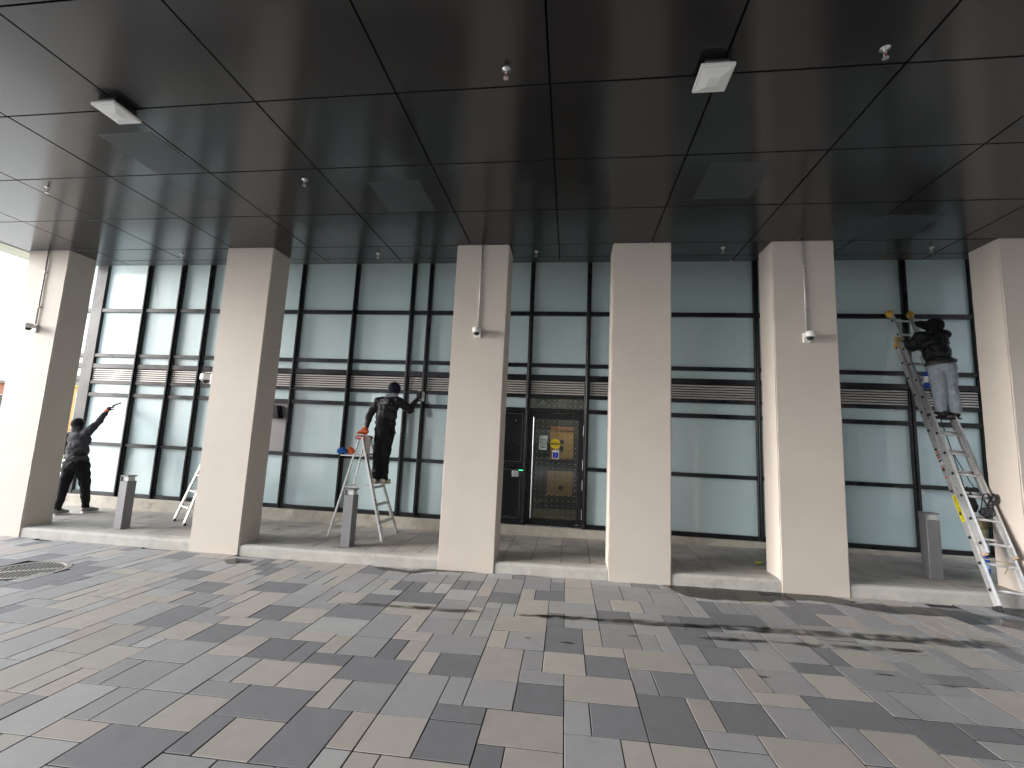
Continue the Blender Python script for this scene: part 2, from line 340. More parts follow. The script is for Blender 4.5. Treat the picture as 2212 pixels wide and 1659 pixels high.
# manhole cover
mh = empty('manhole_cover', (MH[0], MH[1], gz(MH[0])))
tag(mh, 'round cast iron manhole cover with slotted ribs set in the paving', 'manhole cover')
bm = bmesh.new(); lathe(bm, [(MH[2] + .02, -.05), (MH[2] + .02, .003), (MH[2] - .03, .003), (MH[2] - .03, -.05)], 40); obj('rim', bm, M_iron, mh)
bm = bmesh.new(); lathe(bm, [(MH[2] - .034, -.05), (MH[2] - .034, -.006)], 40); obj('plate', bm, mat('iron_pale', (.50, .48, .45), .6, metal=.2, var=.15, vscale=15), mh)
for row in (-1, 1):
    for i in range(-7, 8):
        x = i * .042
        hh = math.sqrt(max(0, (MH[2] - .05) ** 2 - x * x))
        if hh < .06: continue
        y0, y1 = (.025, hh - .01) if row > 0 else (-hh + .01, -.025)
        o = obj('slot', bx(x - .010, x + .010, y0, y1, -.0065, -.001), mat('slot_dark', (.09, .085, .08), .8), mh)
mh.rotation_euler = (0, -math.atan(.003), R(35))

# wet marks left by the cleaning water
def puddle(name, pts, label, z=.0035, jag=.03, inset=.05):
    """closed outline -> thin irregular film"""
    out = []
    n = len(pts)
    for i in range(n):
        p = Vector(pts[i]); q = Vector(pts[(i + 1) % n]); L_ = (q - p).length; s = max(1, int(L_ / .05))
        nrm = Vector((-(q - p).y, (q - p).x)).normalized() if L_ > 0 else Vector((0, 0))
        for t in range(s):
            u = p.lerp(q, t / s); u = u + nrm * rnd.uniform(-jag, jag) * (1 if t else .4)
            out.append(u)
    bm = bmesh.new(); vs = [bm.verts.new((u.x, u.y, gz(u.x) + z)) for u in out]
    f = bm.faces.new(vs); lay = bm.verts.layers.float.new('wet')
    bmesh.ops.inset_region(bm, faces=[f], thickness=inset, use_even_offset=True)
    outer = set(vs)
    for v in bm.verts: v[lay] = 0.0 if v in outer else .62
    bmesh.ops.triangulate(bm, faces=bm.faces[:])
    o = obj(name, bm, M_wet); o['kind'] = 'structure'; o['label'] = label
    return o
def streak(name, line, ws, label, z=.0035, jag=.02):
    """long thin film: dry edge, wet middle, dry edge"""
    bm = bmesh.new(); lay = bm.verts.layers.float.new('wet'); rows = []
    pts = []
    for (p, w0), (q, w1) in zip(zip(line, ws), zip(line[1:], ws[1:])):
        n = max(2, int(abs(q[0] - p[0]) / .06))
        for t in range(n): pts.append((p[0] + (q[0] - p[0]) * t / n, p[1] + (q[1] - p[1]) * t / n, w0 + (w1 - w0) * t / n))
    pts.append((*line[-1], ws[-1]))
    for k, (x, y, w) in enumerate(pts):
        e = min(1, k / 3, (len(pts) - 1 - k) / 3) if len(pts) > 6 else min(1, k, len(pts) - 1 - k)
        r = []
        for q, a in ((-1.5, 0), (-.7, 1), (.7, 1), (1.5, 0)):
            v = bm.verts.new((x, y + q * w + rnd.uniform(-jag, jag) * .4, gz(x) + z)); v[lay] = a * e * rnd.uniform(.35, .62); r.append(v)
        rows.append(r)
    for a, b in zip(rows, rows[1:]):
        for j in range(3): bm.faces.new((a[j], b[j], b[j + 1], a[j + 1]))
    o = obj(name, bm, M_wet); o['kind'] = 'structure'; o['label'] = label
    return o
streak('water_streak', [(-2.5, 4.73), (-2.1, 4.76), (-1.6, 4.78), (-1.0, 4.79), (-.7, 4.77)], [.012, .035, .05, .06, .012], 'thin wet streak across the paving in front of the third column', jag=.022)
streak('water_streak', [(-.6, 4.77), (-.17, 4.82), (.34, 4.85), (.81, 4.86), (1.03, 4.86), (1.46, 4.90), (1.95, 4.915), (2.5, 4.93), (3.0, 4.94), (3.6, 4.95), (4.2, 5.0)], [.015, .05, .055, .075, .05, .065, .085, .08, .09, .10, .10], 'long wet streak running across the middle of the paving to the right', jag=.03)
streak('water_streak', [(1.1, 4.6), (1.47, 4.61), (1.9, 4.64), (2.3, 4.63), (2.84, 4.68), (3.3, 4.68)], [.012, .05, .025, .05, .05, .015], 'second thin wet streak just nearer than the long streak', jag=.022)
puddle('puddle', [(-.9, 6.18), (1.2, 6.18), (1.28, 5.97), (1.4, 5.78), (1.65, 5.73), (2.1, 5.76), (2.3, 5.78), (2.5, 5.9), (2.95, 5.94), (3.2, 5.84), (3.4, 6.03), (3.1, 6.19), (1.6, 6.185), (1.22, 6.19), (-.9, 6.2)], 'dark puddle along the kerb between the fourth and fifth columns', jag=.02)
puddle('puddle', [(3.15, 5.88), (3.3, 5.74), (3.57, 5.69), (4.1, 5.72), (4.15, 5.5), (4.42, 5.55), (4.56, 5.43), (5.2, 5.5), (4.9, 5.72), (4.64, 5.8), (4.45, 5.92), (4.1, 6.0), (3.7, 5.95), (3.4, 5.98)], 'dark puddle in front of the kerb beside the extension ladder', jag=.018)
puddle('puddle', [(4.85, 6.03), (4.95, 5.8), (5.6, 5.7), (7.5, 5.8), (7.5, 6.18), (5.0, 6.17)], 'dark puddle at the foot of the extension ladder', jag=.015)
puddle('puddle', [(-2.64, 6.15), (-2.5, 6.0), (-1.98, 5.93), (-1.75, 6.1), (-1.2, 6.15), (-1.2, 6.2), (-1.97, 6.18), (-2.05, 6.05), (-2.4, 6.1)], 'small damp patch on the paving at the foot of the third column', jag=.022)
puddle('puddle', [(-4.72, 5.9), (-4.5, 5.74), (-4.28, 5.88), (-4.3, 6.0), (-4.6, 6.02)], 'brownish damp spot on the paving at the foot of the second column', jag=.02)
for (x, y, l) in [(-.33, 4.27, .05), (.02, 4.24, .09), (.62, 4.5, .08), (1.35, 4.05, .09), (1.52, 3.93, .06), (2.5, 4.15, .10), (2.9, 4.05, .06), (-.66, 4.5, .05), (3.3, 4.4, .12)]:
    streak('water_streak', [(x - l, y), (x, y + .01), (x + l, y)], [.004, .018, .004], 'small dark splash mark on the paving slabs', jag=.006)['group'] = 'splash marks on the paving'

# ------------------------------------------------------------------ terrace
def warp(bm, dz):
    for v in bm.verts: v.co.z += dz(v.co.x)
gaps = [(-11.5, -9.214)] + [(COLS[i][1], COLS[i + 1][0]) for i in range(5)] + [(6.13, 9.0)]
terr = tag(sheet('terrace', -11.5, 9, 6.2, 8.6, .134, M_bed, nx=60, zf=gz), kind='structure'); terr['label'] = 'raised terrace of brown grey slabs under the glass wall'
for i, (x0, x1) in enumerate(gaps):
    bm = bmesh.new(); n = max(2, int((x1 - x0) / .25)); prof = [(6.186, -.25), (6.186, .115), (6.20, .140), (6.225, .150), (6.36, .151), (6.36, -.25)]
    ring = []
    for k in range(n + 1):
        x = x0 + .002 + (x1 - x0 - .004) * k / n
        ring.append([bm.verts.new((x, y + rnd.uniform(-.002, .002), z + gz(x) + (rnd.uniform(-.003, .003) if z > 0 else 0))) for y, z in prof])
    for a, b in zip(ring, ring[1:]):
        for j in range(len(prof) - 1): bm.faces.new((a[j], b[j], b[j + 1], a[j + 1]))
    bm.faces.new(ring[0]); bm.faces.new(ring[-1][::-1])
    o = obj('kerb', bm, M_conc); tag(o, kind='structure')
tshared = {}
def tp(w, d):
    key = (round(w, 3), round(d, 3))
    if key not in tshared:
        bm = bmesh.new(); paver_bm(bm, w, d, gap=.006); bm.normal_update(); me = bpy.data.meshes.new('terrace_slab'); bm.to_mesh(me); bm.free(); me.materials.append(M_terr); me.materials.append(M_bed); tshared[key] = me
    return tshared[key]
ncol = int(16.4 / .4); cnt = 0
for i in range(-28, 19):
    x = i * .4 + .12; y = 6.362; k = (i * 7) % 3
    rows = [[.6, .6, .58], [.3, .6, .6, .28], [.45, .6, .6, .13]][k]
    for d in rows:
        o = bpy.data.objects.new('terrace_slab', tp(.4, d)); link(o, terr)
        sl = math.atan(.0165 if x > -3.5 else .003)
        o.matrix_world = Matrix.Translation((x, y + d / 2, tz(x) + rnd.uniform(-.0015, .0015))) @ Euler((rnd.uniform(-.003, .003), -sl, 0)).to_matrix().to_4x4()
        y += d
# low concrete upstand under the glass
bm = bmesh.new(); xs = [-10.2 + 19.2 * k / 90 for k in range(91)]; ring = []
for x in xs:
    ring.append([bm.verts.new((x, y + rnd.uniform(-.004, .004), z)) for y, z in ((8.03, gz(x) - .1), (8.03, .285), (8.045, .298), (8.35, .298))])
for a, b in zip(ring, ring[1:]):
    for j in range(3): bm.faces.new((a[j], b[j], b[j + 1], a[j + 1]))
M_sill = mat('sill_concrete', (.44, .41, .355), .88, var=.2, vscale=6, bump=.5, bscale=50, stain=.75, stain_col=(.17, .15, .12), stain_scale=3.2, stain_lo=.54)
o = obj('concrete_upstand', bm, M_sill); tag(o, kind='structure')

# ------------------------------------------------------------------ columns
where = ['leftmost beige concrete column, beside the open sky at the end of the canopy', 'beige concrete column second from the left, half hiding a small step ladder', 'beige concrete column with a dome camera, left of the glass door',
         'narrow looking beige column without a camera, right of the glass door', 'beige concrete column with a dome camera, left of the extension ladder', 'rightmost beige column, cut by the edge behind the extension ladder']
for i, (x0, x1) in enumerate(COLS):
    bm = bx(x0, x1, YC0, YC1, gz(x0) - .3, ZS + .03, .012, seg=2)
    # slight unevenness so that the long edges are not perfectly clean
    bmesh.ops.subdivide_edges(bm, edges=[e for e in bm.edges if e.calc_length() > 3], cuts=26, use_grid_fill=True)
    for v in bm.verts:
        if v.co.z < ZS - .05: v.co.x += rnd.uniform(-.0022, .0022); v.co.y += rnd.uniform(-.0015, .0015)
    o = obj('column', bm, M_col); tag(o, where[i], 'column', 'beige columns along the terrace edge')

# ------------------------------------------------------------------ soffit
soff = obj('soffit', bx(XL, XR, -8.5, 6.84, ZS + .03, ZS + .6), M_gap); tag(soff, kind='structure'); soff['label'] = 'dark glossy panelled soffit over the walkway'
pshare = {}
def panel(name, x0, x1, y0, y1, M, th=.024, g=.007, z=ZS):
    key = (name, round(x1 - x0, 3), round(y1 - y0, 3))
    if key not in pshare:
        w = (x1 - x0) / 2 - g; d = (y1 - y0) / 2 - g
        bm = bx(-w, w, -d, d, 0, th, .003); bm.normal_update(); me = bpy.data.meshes.new(name); bm.to_mesh(me); bm.free(); me.materials.append(M); pshare[key] = me
    o = bpy.data.objects.new(name, pshare[key]); link(o, soff); o.location = ((x0 + x1) / 2, (y0 + y1) / 2, z)
    o.rotation_euler = (rnd.uniform(-.0016, .0016), rnd.uniform(-.0016, .0016), 0)
    return o
xs = SX + [XR - .05]; ys = SY + [6.606, 6.83]
for i in range(len(xs) - 1):
    for j in range(len(ys) - 1): panel('soffit_panel', xs[i], xs[i + 1], ys[j], ys[j + 1], M_panel)
for i in range(len(xs) - 1): panel('soffit_panel', xs[i], xs[i + 1], -8.45, ys[0], M_panel)
obj('pale_edge_strip', bx(XL - .02, SX[0] - .01, -8.5, 6.83, ZS - .012, ZS + .028, .004), M_edge, soff)
obj('pale_edge_strip', bx(XL - .04, XL - .022, -8.5, 6.83, ZS - .012, ZS + .62, .004), M_edge, soff)
for (x0, x1, y0, y1) in [(-4.75, -4.15, 3.54, 4.19), (-2.36, -1.755, 4.49, 5.16), (1.32, 1.93, 4.36, 5.03), (3.61, 4.25, 5.50, 6.12), (3.67, 4.3, 3.42, 4.07)]:
    p = panel('access_panel', x0, x1, y0, y1, M_access, th=.012, g=0, z=ZS - .004)
    o = obj('latch', lathe(bmesh.new(), [(.007, -.002), (.007, .004)], 10), M_dark, p); o.location = (0, -(y1 - y0) / 2 + .05, 0)
# building above and behind
M_up = mat('upper_wall', (.42, .40, .37), .8, var=.05)
up = obj('upper_storeys', bx(XL - .03, XR, -8.5, 16, ZS + .62, 17), M_up); tag(up, 'pale upper storeys of the building resting over the soffit', 'building')
bm = bmesh.new(); box(bm, -10.15, 9.0, 8.4, 16, -.2, .28); box(bm, -10.15, -10.05, 8.33, 16, .28, ZS + .6); box(bm, 8.9, 9.0, 8.33, 16, .28, ZS + .6); box(bm, -10.05, 8.9, 11.5, 11.6, .28, ZS + .6); box(bm, -11.7, 9.0, 6.86, 16, 5.45, 5.55)
o = obj('inner_walls', bm, mat('inner_dark', (.09, .085, .08), .8)); tag(o, kind='structure')

# ceiling lights
def ceiling_light(x, y, label):
    t = empty('ceiling_light', (x, y, ZS)); tag(t, label, 'ceiling light', 'square canopy lights')
    obj('housing', bx(-.085, .085, -.10, .10, -.055, .0, .004), M_dark, t)
    bm = bmesh.new()
    for k in range(14): box(bm, -.082 + k * .0122, -.078 + k * .0122, -.112, -.1005, -.075, -.03)
    obj('heat_sink', bm, mat('sink_grey', (.45, .42, .42), .5, metal=.3), t)
    f = obj('lens_frame', bx(-.121, .121, -.13, .13, -.085, -.056, .006), M_whitep, t)
    bm = bmesh.new(); a = [(-.105, -.113), (.105, -.113), (.105, .113), (-.105, .113)]
    v0 = [bm.verts.new((x_, y_, -.0855)) for x_, y_ in a]; v1 = [bm.verts.new((x_ * .38, y_ * .38, -.107)) for x_, y_ in a]
    for k in range(4): bm.faces.new((v0[k], v1[k], v1[(k + 1) % 4], v0[(k + 1) % 4]))
    bm.faces.new(v1[::-1]); bm.faces.new(v0)
    obj('lens', bm, M_lens, t)
ceiling_light(-4.13, 3.2, 'square white canopy light nearest the open left end')
ceiling_light(.99, 3.2, 'square white canopy light above the right of the door')

# sprinklers
bmE = lathe(bmesh.new(), [(.034, 0), (.034, -.004), (.014, -.009), (.011, -.03), (.012, -.032)], 16); bmE.normal_update()
sp = empty('sprinkler', (0, 0, 0))
obj('rosette', bmE, M_steel, sp, True)
bm = bmesh.new(); path_tube(bm, [(-.006, 0, -.03), (-.014, 0, -.045), (-.012, 0, -.062), (-.002, 0, -.07)], .003, 6); path_tube(bm, [(.006, 0, -.03), (.014, 0, -.045), (.012, 0, -.062), (.002, 0, -.07)], .003, 6); obj('yoke', bm, M_steel, sp, True)
obj('bulb', tube(bmesh.new(), (0, 0, -.03), (0, 0, -.066), .0035, seg=8), mat('bulb_red', (.5, .05, .03), .2), sp)
obj('deflector', lathe(bmesh.new(), [(.005, -.068), (.020, -.072), (.021, -.075), (.004, -.076)], 16), M_steel, sp)
spots = [(-.567, 3.08, 'sprinkler head nearest the camera, left of the lit seam over the door'), (2.11, 3.11, 'sprinkler head right of the square light above the door'), (-3.07, 4.41, 'sprinkler head in the panel left of the middle access panel'), (-6.46, 4.39, 'sprinkler head farthest left on the soffit, near the open end'),
         (-6.5, 6.375, 'sprinkler head near the glass between the first and second columns'), (-3.08, 6.42, 'sprinkler head near the glass between the second and third columns'), (-.58, 6.40, 'sprinkler head near the glass above the door'), (2.06, 6.34, 'sprinkler head near the glass between the fourth and fifth columns'), (4.745, 6.41, 'sprinkler head near the glass above the extension ladder')]
for i, (x, y, l) in enumerate(spots):
    o = sp if i == 0 else copy_tree(sp)
    o.location = (x, y, ZS); o.rotation_euler = (0, 0, rnd.uniform(-1, 1)); tag(o, l, 'sprinkler', 'soffit sprinklers')

# dome cameras and conduits
def dome_camera(x, y, z, label, conduit=None, ang=0):
    t = empty('security_camera', (x, y, z), ang); tag(t, label, 'camera', 'dome cameras on the columns')
    obj('wall_bracket', bx(-.045, .045, -.028, -.001, -.075, .055, .006), M_whitep, t)
    obj('arm', bx(-.030, .030, -.085, -.026, .0, .045, .008), M_whitep, t)
    obj('housing', lathe(bmesh.new(), [(.050, .052), (.058, .045), (.060, -.012), (.052, -.022)], 24, Matrix.Translation((0, -.105, 0))), M_whitep, t, True)
    obj('dome', lathe(bmesh.new(), [(.044, -.0225), (.040, -.040), (.028, -.055), (.010, -.062)], 20, Matrix.Translation((0, -.105, 0))), M_dark, t, True)
    if conduit:
        bm = tube(bmesh.new(), (0, -.018, .055), (0, -.018, ZS - z - .001), .0125, seg=12)
        c = obj('conduit', bm, M_galv, t, True)
        for k in (.35, .95): obj('clip', bx(-.025, .025, -.033, -.001, k, k + .02, .003), M_galv, c)
    return t
dome_camera(-8.80, YC0, 3.24, 'white dome camera on the leftmost column', True)
dome_camera(-1.35, YC0, 3.26, 'white dome camera on the column left of the door', True)
dome_camera(3.02, YC0, 3.26, 'white dome camera on the column left of the extension ladder', True)
dome_camera(-5.489, 6.26, 2.50, 'white dome camera on the left face of the second column', False, R(-90)).scale = (1.3, 1.5, 1.3)

# ------------------------------------------------------------------ curtain wall
wall = empty('glass_curtain_wall', (0, YG, 0)); tag(wall, 'wide glass wall of frosted panes in black frames behind the columns', 'glass wall')
def W(name, bm, M, parent=wall):
    o = obj(name, bm, M); o.parent = parent; o.matrix_parent_inverse = Matrix.Translation((0, -YG, 0)); return o
VX = [-10.06, -8.95, -8.15, -7.48, -6.5, -5.42, -4.27, -3.10, -2.75, -1.72, -.775, .28, 1.25, 3.165, 4.3, 5.53, 6.56, 7.7, 8.85]
VW = .078
TZ = [(.300, .372), (1.282, 1.348), (2.285, 2.360), (2.548, 2.608), (2.875, 2.970), (3.112, 3.182), (4.082, 4.158), (5.2, 5.3)]
for i, x in enumerate(VX):
    w = .14 if i == 0 else VW / 2
    x0 = x - (.16 if i == 0 else VW / 2); x1 = x + (.10 if i == 0 else VW / 2)
    segs = [(.300, 5.3)]
    bm = bx(x0, x1, YG - .075, YG + .10, .300, 5.3, .003)
    W('mullion', bm, M_black)
    if i: W('mullion_cap', bx(x - .017, x + .017, YG - .105, YG - .0755, .302, 5.29, .004), M_black)
DOORBAY = 10; PANELBAY = 9
for i in range(len(VX) - 1):
    x0 = VX[i] + (.10 if i == 0 else VW / 2) + .0005; x1 = VX[i + 1] - VW / 2 - .0005
    for k, (z0, z1) in enumerate(TZ):
        if i == DOORBAY and k in (0, 1): continue
        W('transom', bx(x0, x1, YG - .066, YG + .08, z0, z1, .003), M_black)
    rows = [(0, 1), (1, 2), (2, 3), (4, 5), (5, 6), (6, 7)]
    for (a, b) in rows:
        z0 = TZ[a][1] - .006; z1 = TZ[b][0] + .006
        if i == DOORBAY and a in (0, 1): continue
        if i == DOORBAY and a == 2: continue
        if i == PANELBAY and a in (0, 1): continue
        M = M_greyp if (i == 4 and a == 1) else M_pane
        nm = 'infill_panel' if M is M_greyp else 'pane'
        W(nm, bx(x0 - .004, x1 + .004, YG - .012, YG + .02, z0, z1), M)
    # louvre
    g = W('louvre', bx(x0, x1, YG + .02, YG + .06, 2.608, 2.875), M_blackp)
    z0, z1 = 2.612, 2.871
    for k in range(6):
        zc = z0 + (k + .5) * (z1 - z0) / 6
        bm = bmesh.new(); v = [bm.verts.new(p) for p in ((x0 + .008, YG - .046, zc - .016), (x1 - .008, YG - .046, zc - .016), (x1 - .008, YG - .046, zc + .009), (x0 + .008, YG - .046, zc + .009), (x1 - .008, YG + .015, zc + .020), (x0 + .008, YG + .015, zc + .020), (x1 - .008, YG + .012, zc + .008), (x0 + .008, YG + .012, zc + .008))]
        bm.faces.new((v[0], v[1], v[2], v[3])); bm.faces.new((v[3], v[2], v[4], v[5])); bm.faces.new((v[1], v[0], v[7], v[6])); bm.faces.new((v[1], v[6], v[4], v[2])); bm.faces.new((v[0], v[3], v[5], v[7]))
        o = obj('slat', bm, M_slat); o.parent = g; o.matrix_parent_inverse = Matrix.Identity(4)
        o.matrix_parent_inverse = Matrix.Translation((0, 0, 0))
# upper glass going on to the left over the open corner
for k, (z0, z1) in enumerate(TZ[3:]):
    W('transom', bx(-11.6, -10.2205, YG - .066, YG + .08, (2.62 if k == 0 else z0), (2.70 if k == 0 else z1), .003), M_black)
for (z0, z1) in ((2.694, 2.881), (2.964, 3.118), (3.176, 4.088), (4.152, 5.206)):
    W('pane', bx(-11.6, -10.216, YG - .012, YG + .02, z0, z1), M_pane)
W('mullion', bx(-11.68, -11.602, YG - .075, YG + .1, 2.62, 5.3, .003), M_black)
W('mullion_cap', bx(-10.60, -10.56, YG - .09, YG - .0665, 2.62, 5.29, .003), M_black)
o = obj('corner_soffit', bx(-11.68, -10.225, YG + .1, 13, 2.6, 2.75), M_up); tag(o, kind='structure')
# black panels left of the door
for (z0, z1) in ((.372, 1.282), (1.348, 2.285)):
    p = W('black_panel', bx(VX[9] + VW / 2 + .001, VX[10] - VW / 2 - .001, YG - .03, YG + .02, z0 + .001, z1 - .001), M_blackp)
    bm = bmesh.new(); xa, xb = VX[9] + .10, VX[10] - .085
    for (a, b, c, d) in ((xa, xb, z0 + .035, z0 + .041), (xa, xb, z1 - .041, z1 - .035), (xa, xa + .006, z0 + .0415, z1 - .0415), (xb - .006, xb, z0 + .0415, z1 - .0415)):
        box(bm, a, b, YG - .034, YG - .0305, c, d)
    o = obj('trim_bead', bm, mat('bead_grey', (.22, .22, .24), .3, metal=.6)); o.parent = p
t = W('small_fixing', lathe(bmesh.new(), [(.010, 0), (.010, .006)], 12, Matrix.Translation((-.98, YG - .03, 2.12)) @ Matrix.Rotation(R(90), 4, 'X')), M_steel)

# push plate and card reader
pp = empty('push_plate', (-.955, YG - .032, 1.172)); tag(pp, 'small steel wheelchair push plate on the black panel left of the door', 'push plate')
obj('plate', bx(-.060, .060, -.014, 0, -.054, .054, .006), mat('plate_steel', (.58, .58, .58), .4, metal=.4), pp)
def wheelchair(parent, s, M, y=-.016, ox=0, oz=0):
    bm = bmesh.new()
    def stroke(pts, w):
        pts = [Vector((p[0], 0, p[1])) * s + Vector((ox, 0, oz)) for p in pts]
        for a, b in zip(pts, pts[1:]): bar(bm, a + Vector((0, y, 0)), b + Vector((0, y, 0)), .0012, w * s, up=(0, 1, 0), bev=0)
    lathe(bm, [(.115 * s, 0), (.115 * s, .0012)], 16, Matrix.Translation((-.12 * s + ox, y + .0006, .78 * s + oz)) @ Matrix.Rotation(R(90), 4, 'X'))
    stroke([(-.10, .62), (-.06, .05), (.33, .05), (.56, -.52), (.74, -.44)], .13)
    stroke([(-.08, .32), (.26, .32)], .10)
    arc = [(-.02 + .47 * math.cos(t), -.30 + .47 * math.sin(t)) for t in [R(125 + 218 * k / 18) for k in range(19)]]
    stroke(arc, .11)
    return obj('wheelchair_symbol', bm, M, parent)
wheelchair(pp, .030, M_text, oz=.012)
text('push_lettering', 'PUSH', .022, M_text, Matrix.Translation((0, -.0145, -.036)) @ FACE, pp)
cr_ = empty('card_reader', (-.851, YG - .032, 1.182)); tag(cr_, 'black card reader with green light beside the push plate', 'card reader')
obj('case', bx(-.042, .042, -.022, 0, -.06, .052, .006), M_dark, cr_)
obj('green_light', bx(-.040, .040, -.020, -.002, .0525, .062, .002), mat('green_led', (.05, .6, .2), .4, emit=((.05, .9, .35), .55)), cr_)

# wall box on the grey panel
wbx = obj('wall_box', extrude_poly(bmesh.new(), [(-.13, -.12), (.16, -.12), (.11, .13), (-.13, .15)], .16, Matrix.Translation((-5.72, YG - .18, 2.10))), M_blackp); tag(wbx, 'black wall mounted box on the grey panel beside the second column', 'wall box')

# ------------------------------------------------------------------ door
door = empty('glass_door', (-.27, YG, .30)); tag(door, 'black framed glass door with dotted glass, yellow caution sticker and long pull bar', 'door')
def D(name, bm, M, parent=door):
    o = obj(name, bm, M); o.parent = parent; o.matrix_parent_inverse = Matrix.Translation((.27, -YG, -.30)); return o
LX0, LX1, LZ0, LZ1 = -.730, .232, .318, 2.275
D('threshold', bx(-.733, .238, YG - .09, YG + .10, .299, .316, .003), M_steel)
lf = D('leaf', bx(LX0, LX0 + .105, YG - .045, YG + .01, LZ0, LZ1, .003), M_black)
bm = bmesh.new(); box(bm, LX1 - .09, LX1, YG - .045, YG + .01, LZ0, LZ1, .003); D('hinge_stile', bm, M_black)
D('top_rail', bx(LX0 + .1055, LX1 - .0905, YG - .045, YG + .01, LZ1 - .105, LZ1, .003), M_black)
D('bottom_rail', bx(LX0 + .1055, LX1 - .0905, YG - .045, YG + .01, LZ0, LZ0 + .105, .003), M_black)
gp = D('glass', bx(LX0 + .10, LX1 - .085, YG - .022, YG - .012, LZ0 + .10, LZ1 - .10), M_glass)
bm = bmesh.new()
for i in range(8):
    for j in range(19):
        x = LX0 + .145 + i * (.962 - .105 - .09 - .08) / 7; z = LZ0 + .145 + j * (LZ1 - LZ0 - .29) / 18
        lathe(bm, [(.0048, 0), (.0048, .0008)], 8, Matrix.Translation((x, YG - .0222, z)) @ Matrix.Rotation(R(90), 4, 'X'))
o = obj('glass_dots', bm, M_signw); o.parent = gp; o['kind'] = 'stuff'; o.matrix_parent_inverse = Matrix.Identity(4)
hd = D('pull_bar', tube(bmesh.new(), (-.648, YG - .11, .43), (-.648, YG - .11, 2.19), .013, seg=14), M_steel)
for z in (.58, 1.28, 2.06):
    o = obj('standoff', tube(bmesh.new(), (-.648, YG - .11, z), (-.668, YG - .0455, z), .008, seg=10), M_steel); o.parent = hd
for z in (.45, .95, 1.3, 1.9):
    D('hinge', tube(bmesh.new(), (LX1 + .003, YG - .052, z), (LX1 + .003, YG - .052, z + .17), .009, seg=10), mat('hinge_grey', (.2, .2, .21), .35, metal=.6))
D('maker_plate', bx(.12, .18, YG - .048, YG - .0455, .345, .357), M_steel)
tl = D('transom_light', bx(VX[10] + .035, VX[11] - .035, YG - .012, YG - .002, 2.354, 2.554), M_glass)
bm = bmesh.new()
for i in range(10):
    for j in range(2):
        lathe(bm, [(.0062, 0), (.0062, .0008)], 8, Matrix.Translation((VX[10] + .09 + i * .096, YG - .0122, 2.415 + j * .095)) @ Matrix.Rotation(R(90), 4, 'X'))
o = obj('glass_dots', bm, M_signw); o.parent = tl; o['kind'] = 'stuff'
# stickers
st = empty('caution_sticker', (-.256, YG - .0235, 1.733)); tag(st, 'round yellow caution sticker on the door glass', 'sticker')
obj('disc', lathe(bmesh.new(), [(.088, 0), (.088, .0015)], 40, Matrix.Rotation(R(90), 4, 'X')), M_signy, st)
obj('black_band', bx(-.0868, .0868, -.0026, -.0016, -.0195, .0195), M_text, st)
text('caution_lettering', 'CAUTION', .037, M_signy, Matrix.Translation((0, -.003, 0)) @ FACE, st, sx=1.0, bold=.0006)
text('small_lettering', 'AUTOMATIC', .021, M_text, Matrix.Translation((0, -.002, .036)) @ FACE, st)
text('small_lettering', 'DOOR', .021, M_text, Matrix.Translation((0, -.002, -.038)) @ FACE, st)
st = empty('wheelchair_sign', (-.247, YG - .0235, 1.545)); tag(st, 'blue and white wheelchair access sticker below the caution sticker', 'sticker')
obj('white_card', bx(-.060, .060, -.0015, 0, -.072, .072), M_signw, st)
obj('blue_field', bx(-.050, .050, -.0024, -.0016, -.062, .040), M_signb, st)
wheelchair(st, .046, M_signw, y=-.0032, oz=-.012)
st = empty('paper_notice', (-.478, YG - .0235, 1.745)); tag(st, 'pale green paper notice taped to the left of the door glass', 'notice')
bm = bmesh.new(); cols_ = []
for i in range(9):
    x = -.07 + .14 * i / 8; bul = .016 * (1 - abs(i / 8 - .2)); ins = .012 * max(0, 1 - i / 2)
    cols_.append([bm.verts.new((x + .008 * (z > 0), -.002 - bul * (.5 if abs(z) > .12 else 1), z - math.copysign(ins, z) * (abs(z) > .1))) for z in (-.13, -.065, 0, .065, .13)])
for a, b in zip(cols_, cols_[1:]):
    for j in range(4): bm.faces.new((a[j], b[j], b[j + 1], a[j + 1]))
obj('sheet', bm, M_paper, st, True)
for k, (tx, z, s) in enumerate((('PLEASE', .055, .030), ('USE OTHER', .020, .024), ('ENTRANCE', -.010, .024), ('ONLY', -.040, .024))):
    text('notice_lettering', tx, s, M_text, Matrix.Translation((.012, -.0205, z)) @ FACE, st)
bm = extrude_poly(bmesh.new(), [(-.05, -.072), (-.02, -.085), (-.01, -.095), (.005, -.088), (.05, -.085), (.05, -.075), (.0, -.075), (-.02, -.070), (-.048, -.060)], .001, Matrix.Translation((.005, -.021, 0))); obj('arrow', bm, M_text, st)
sc = obj('paper_scrap', extrude_poly(bmesh.new(), [(-.06, -.035), (.05, -.045), (.062, .03), (.02, .045), (-.045, .03)], .003, Matrix.Translation((-.52, YG + .004, 2.46))), mat('scrap', (.6, .62, .55), .8)); tag(sc, 'torn scrap of paper behind the glass above the door', 'paper')
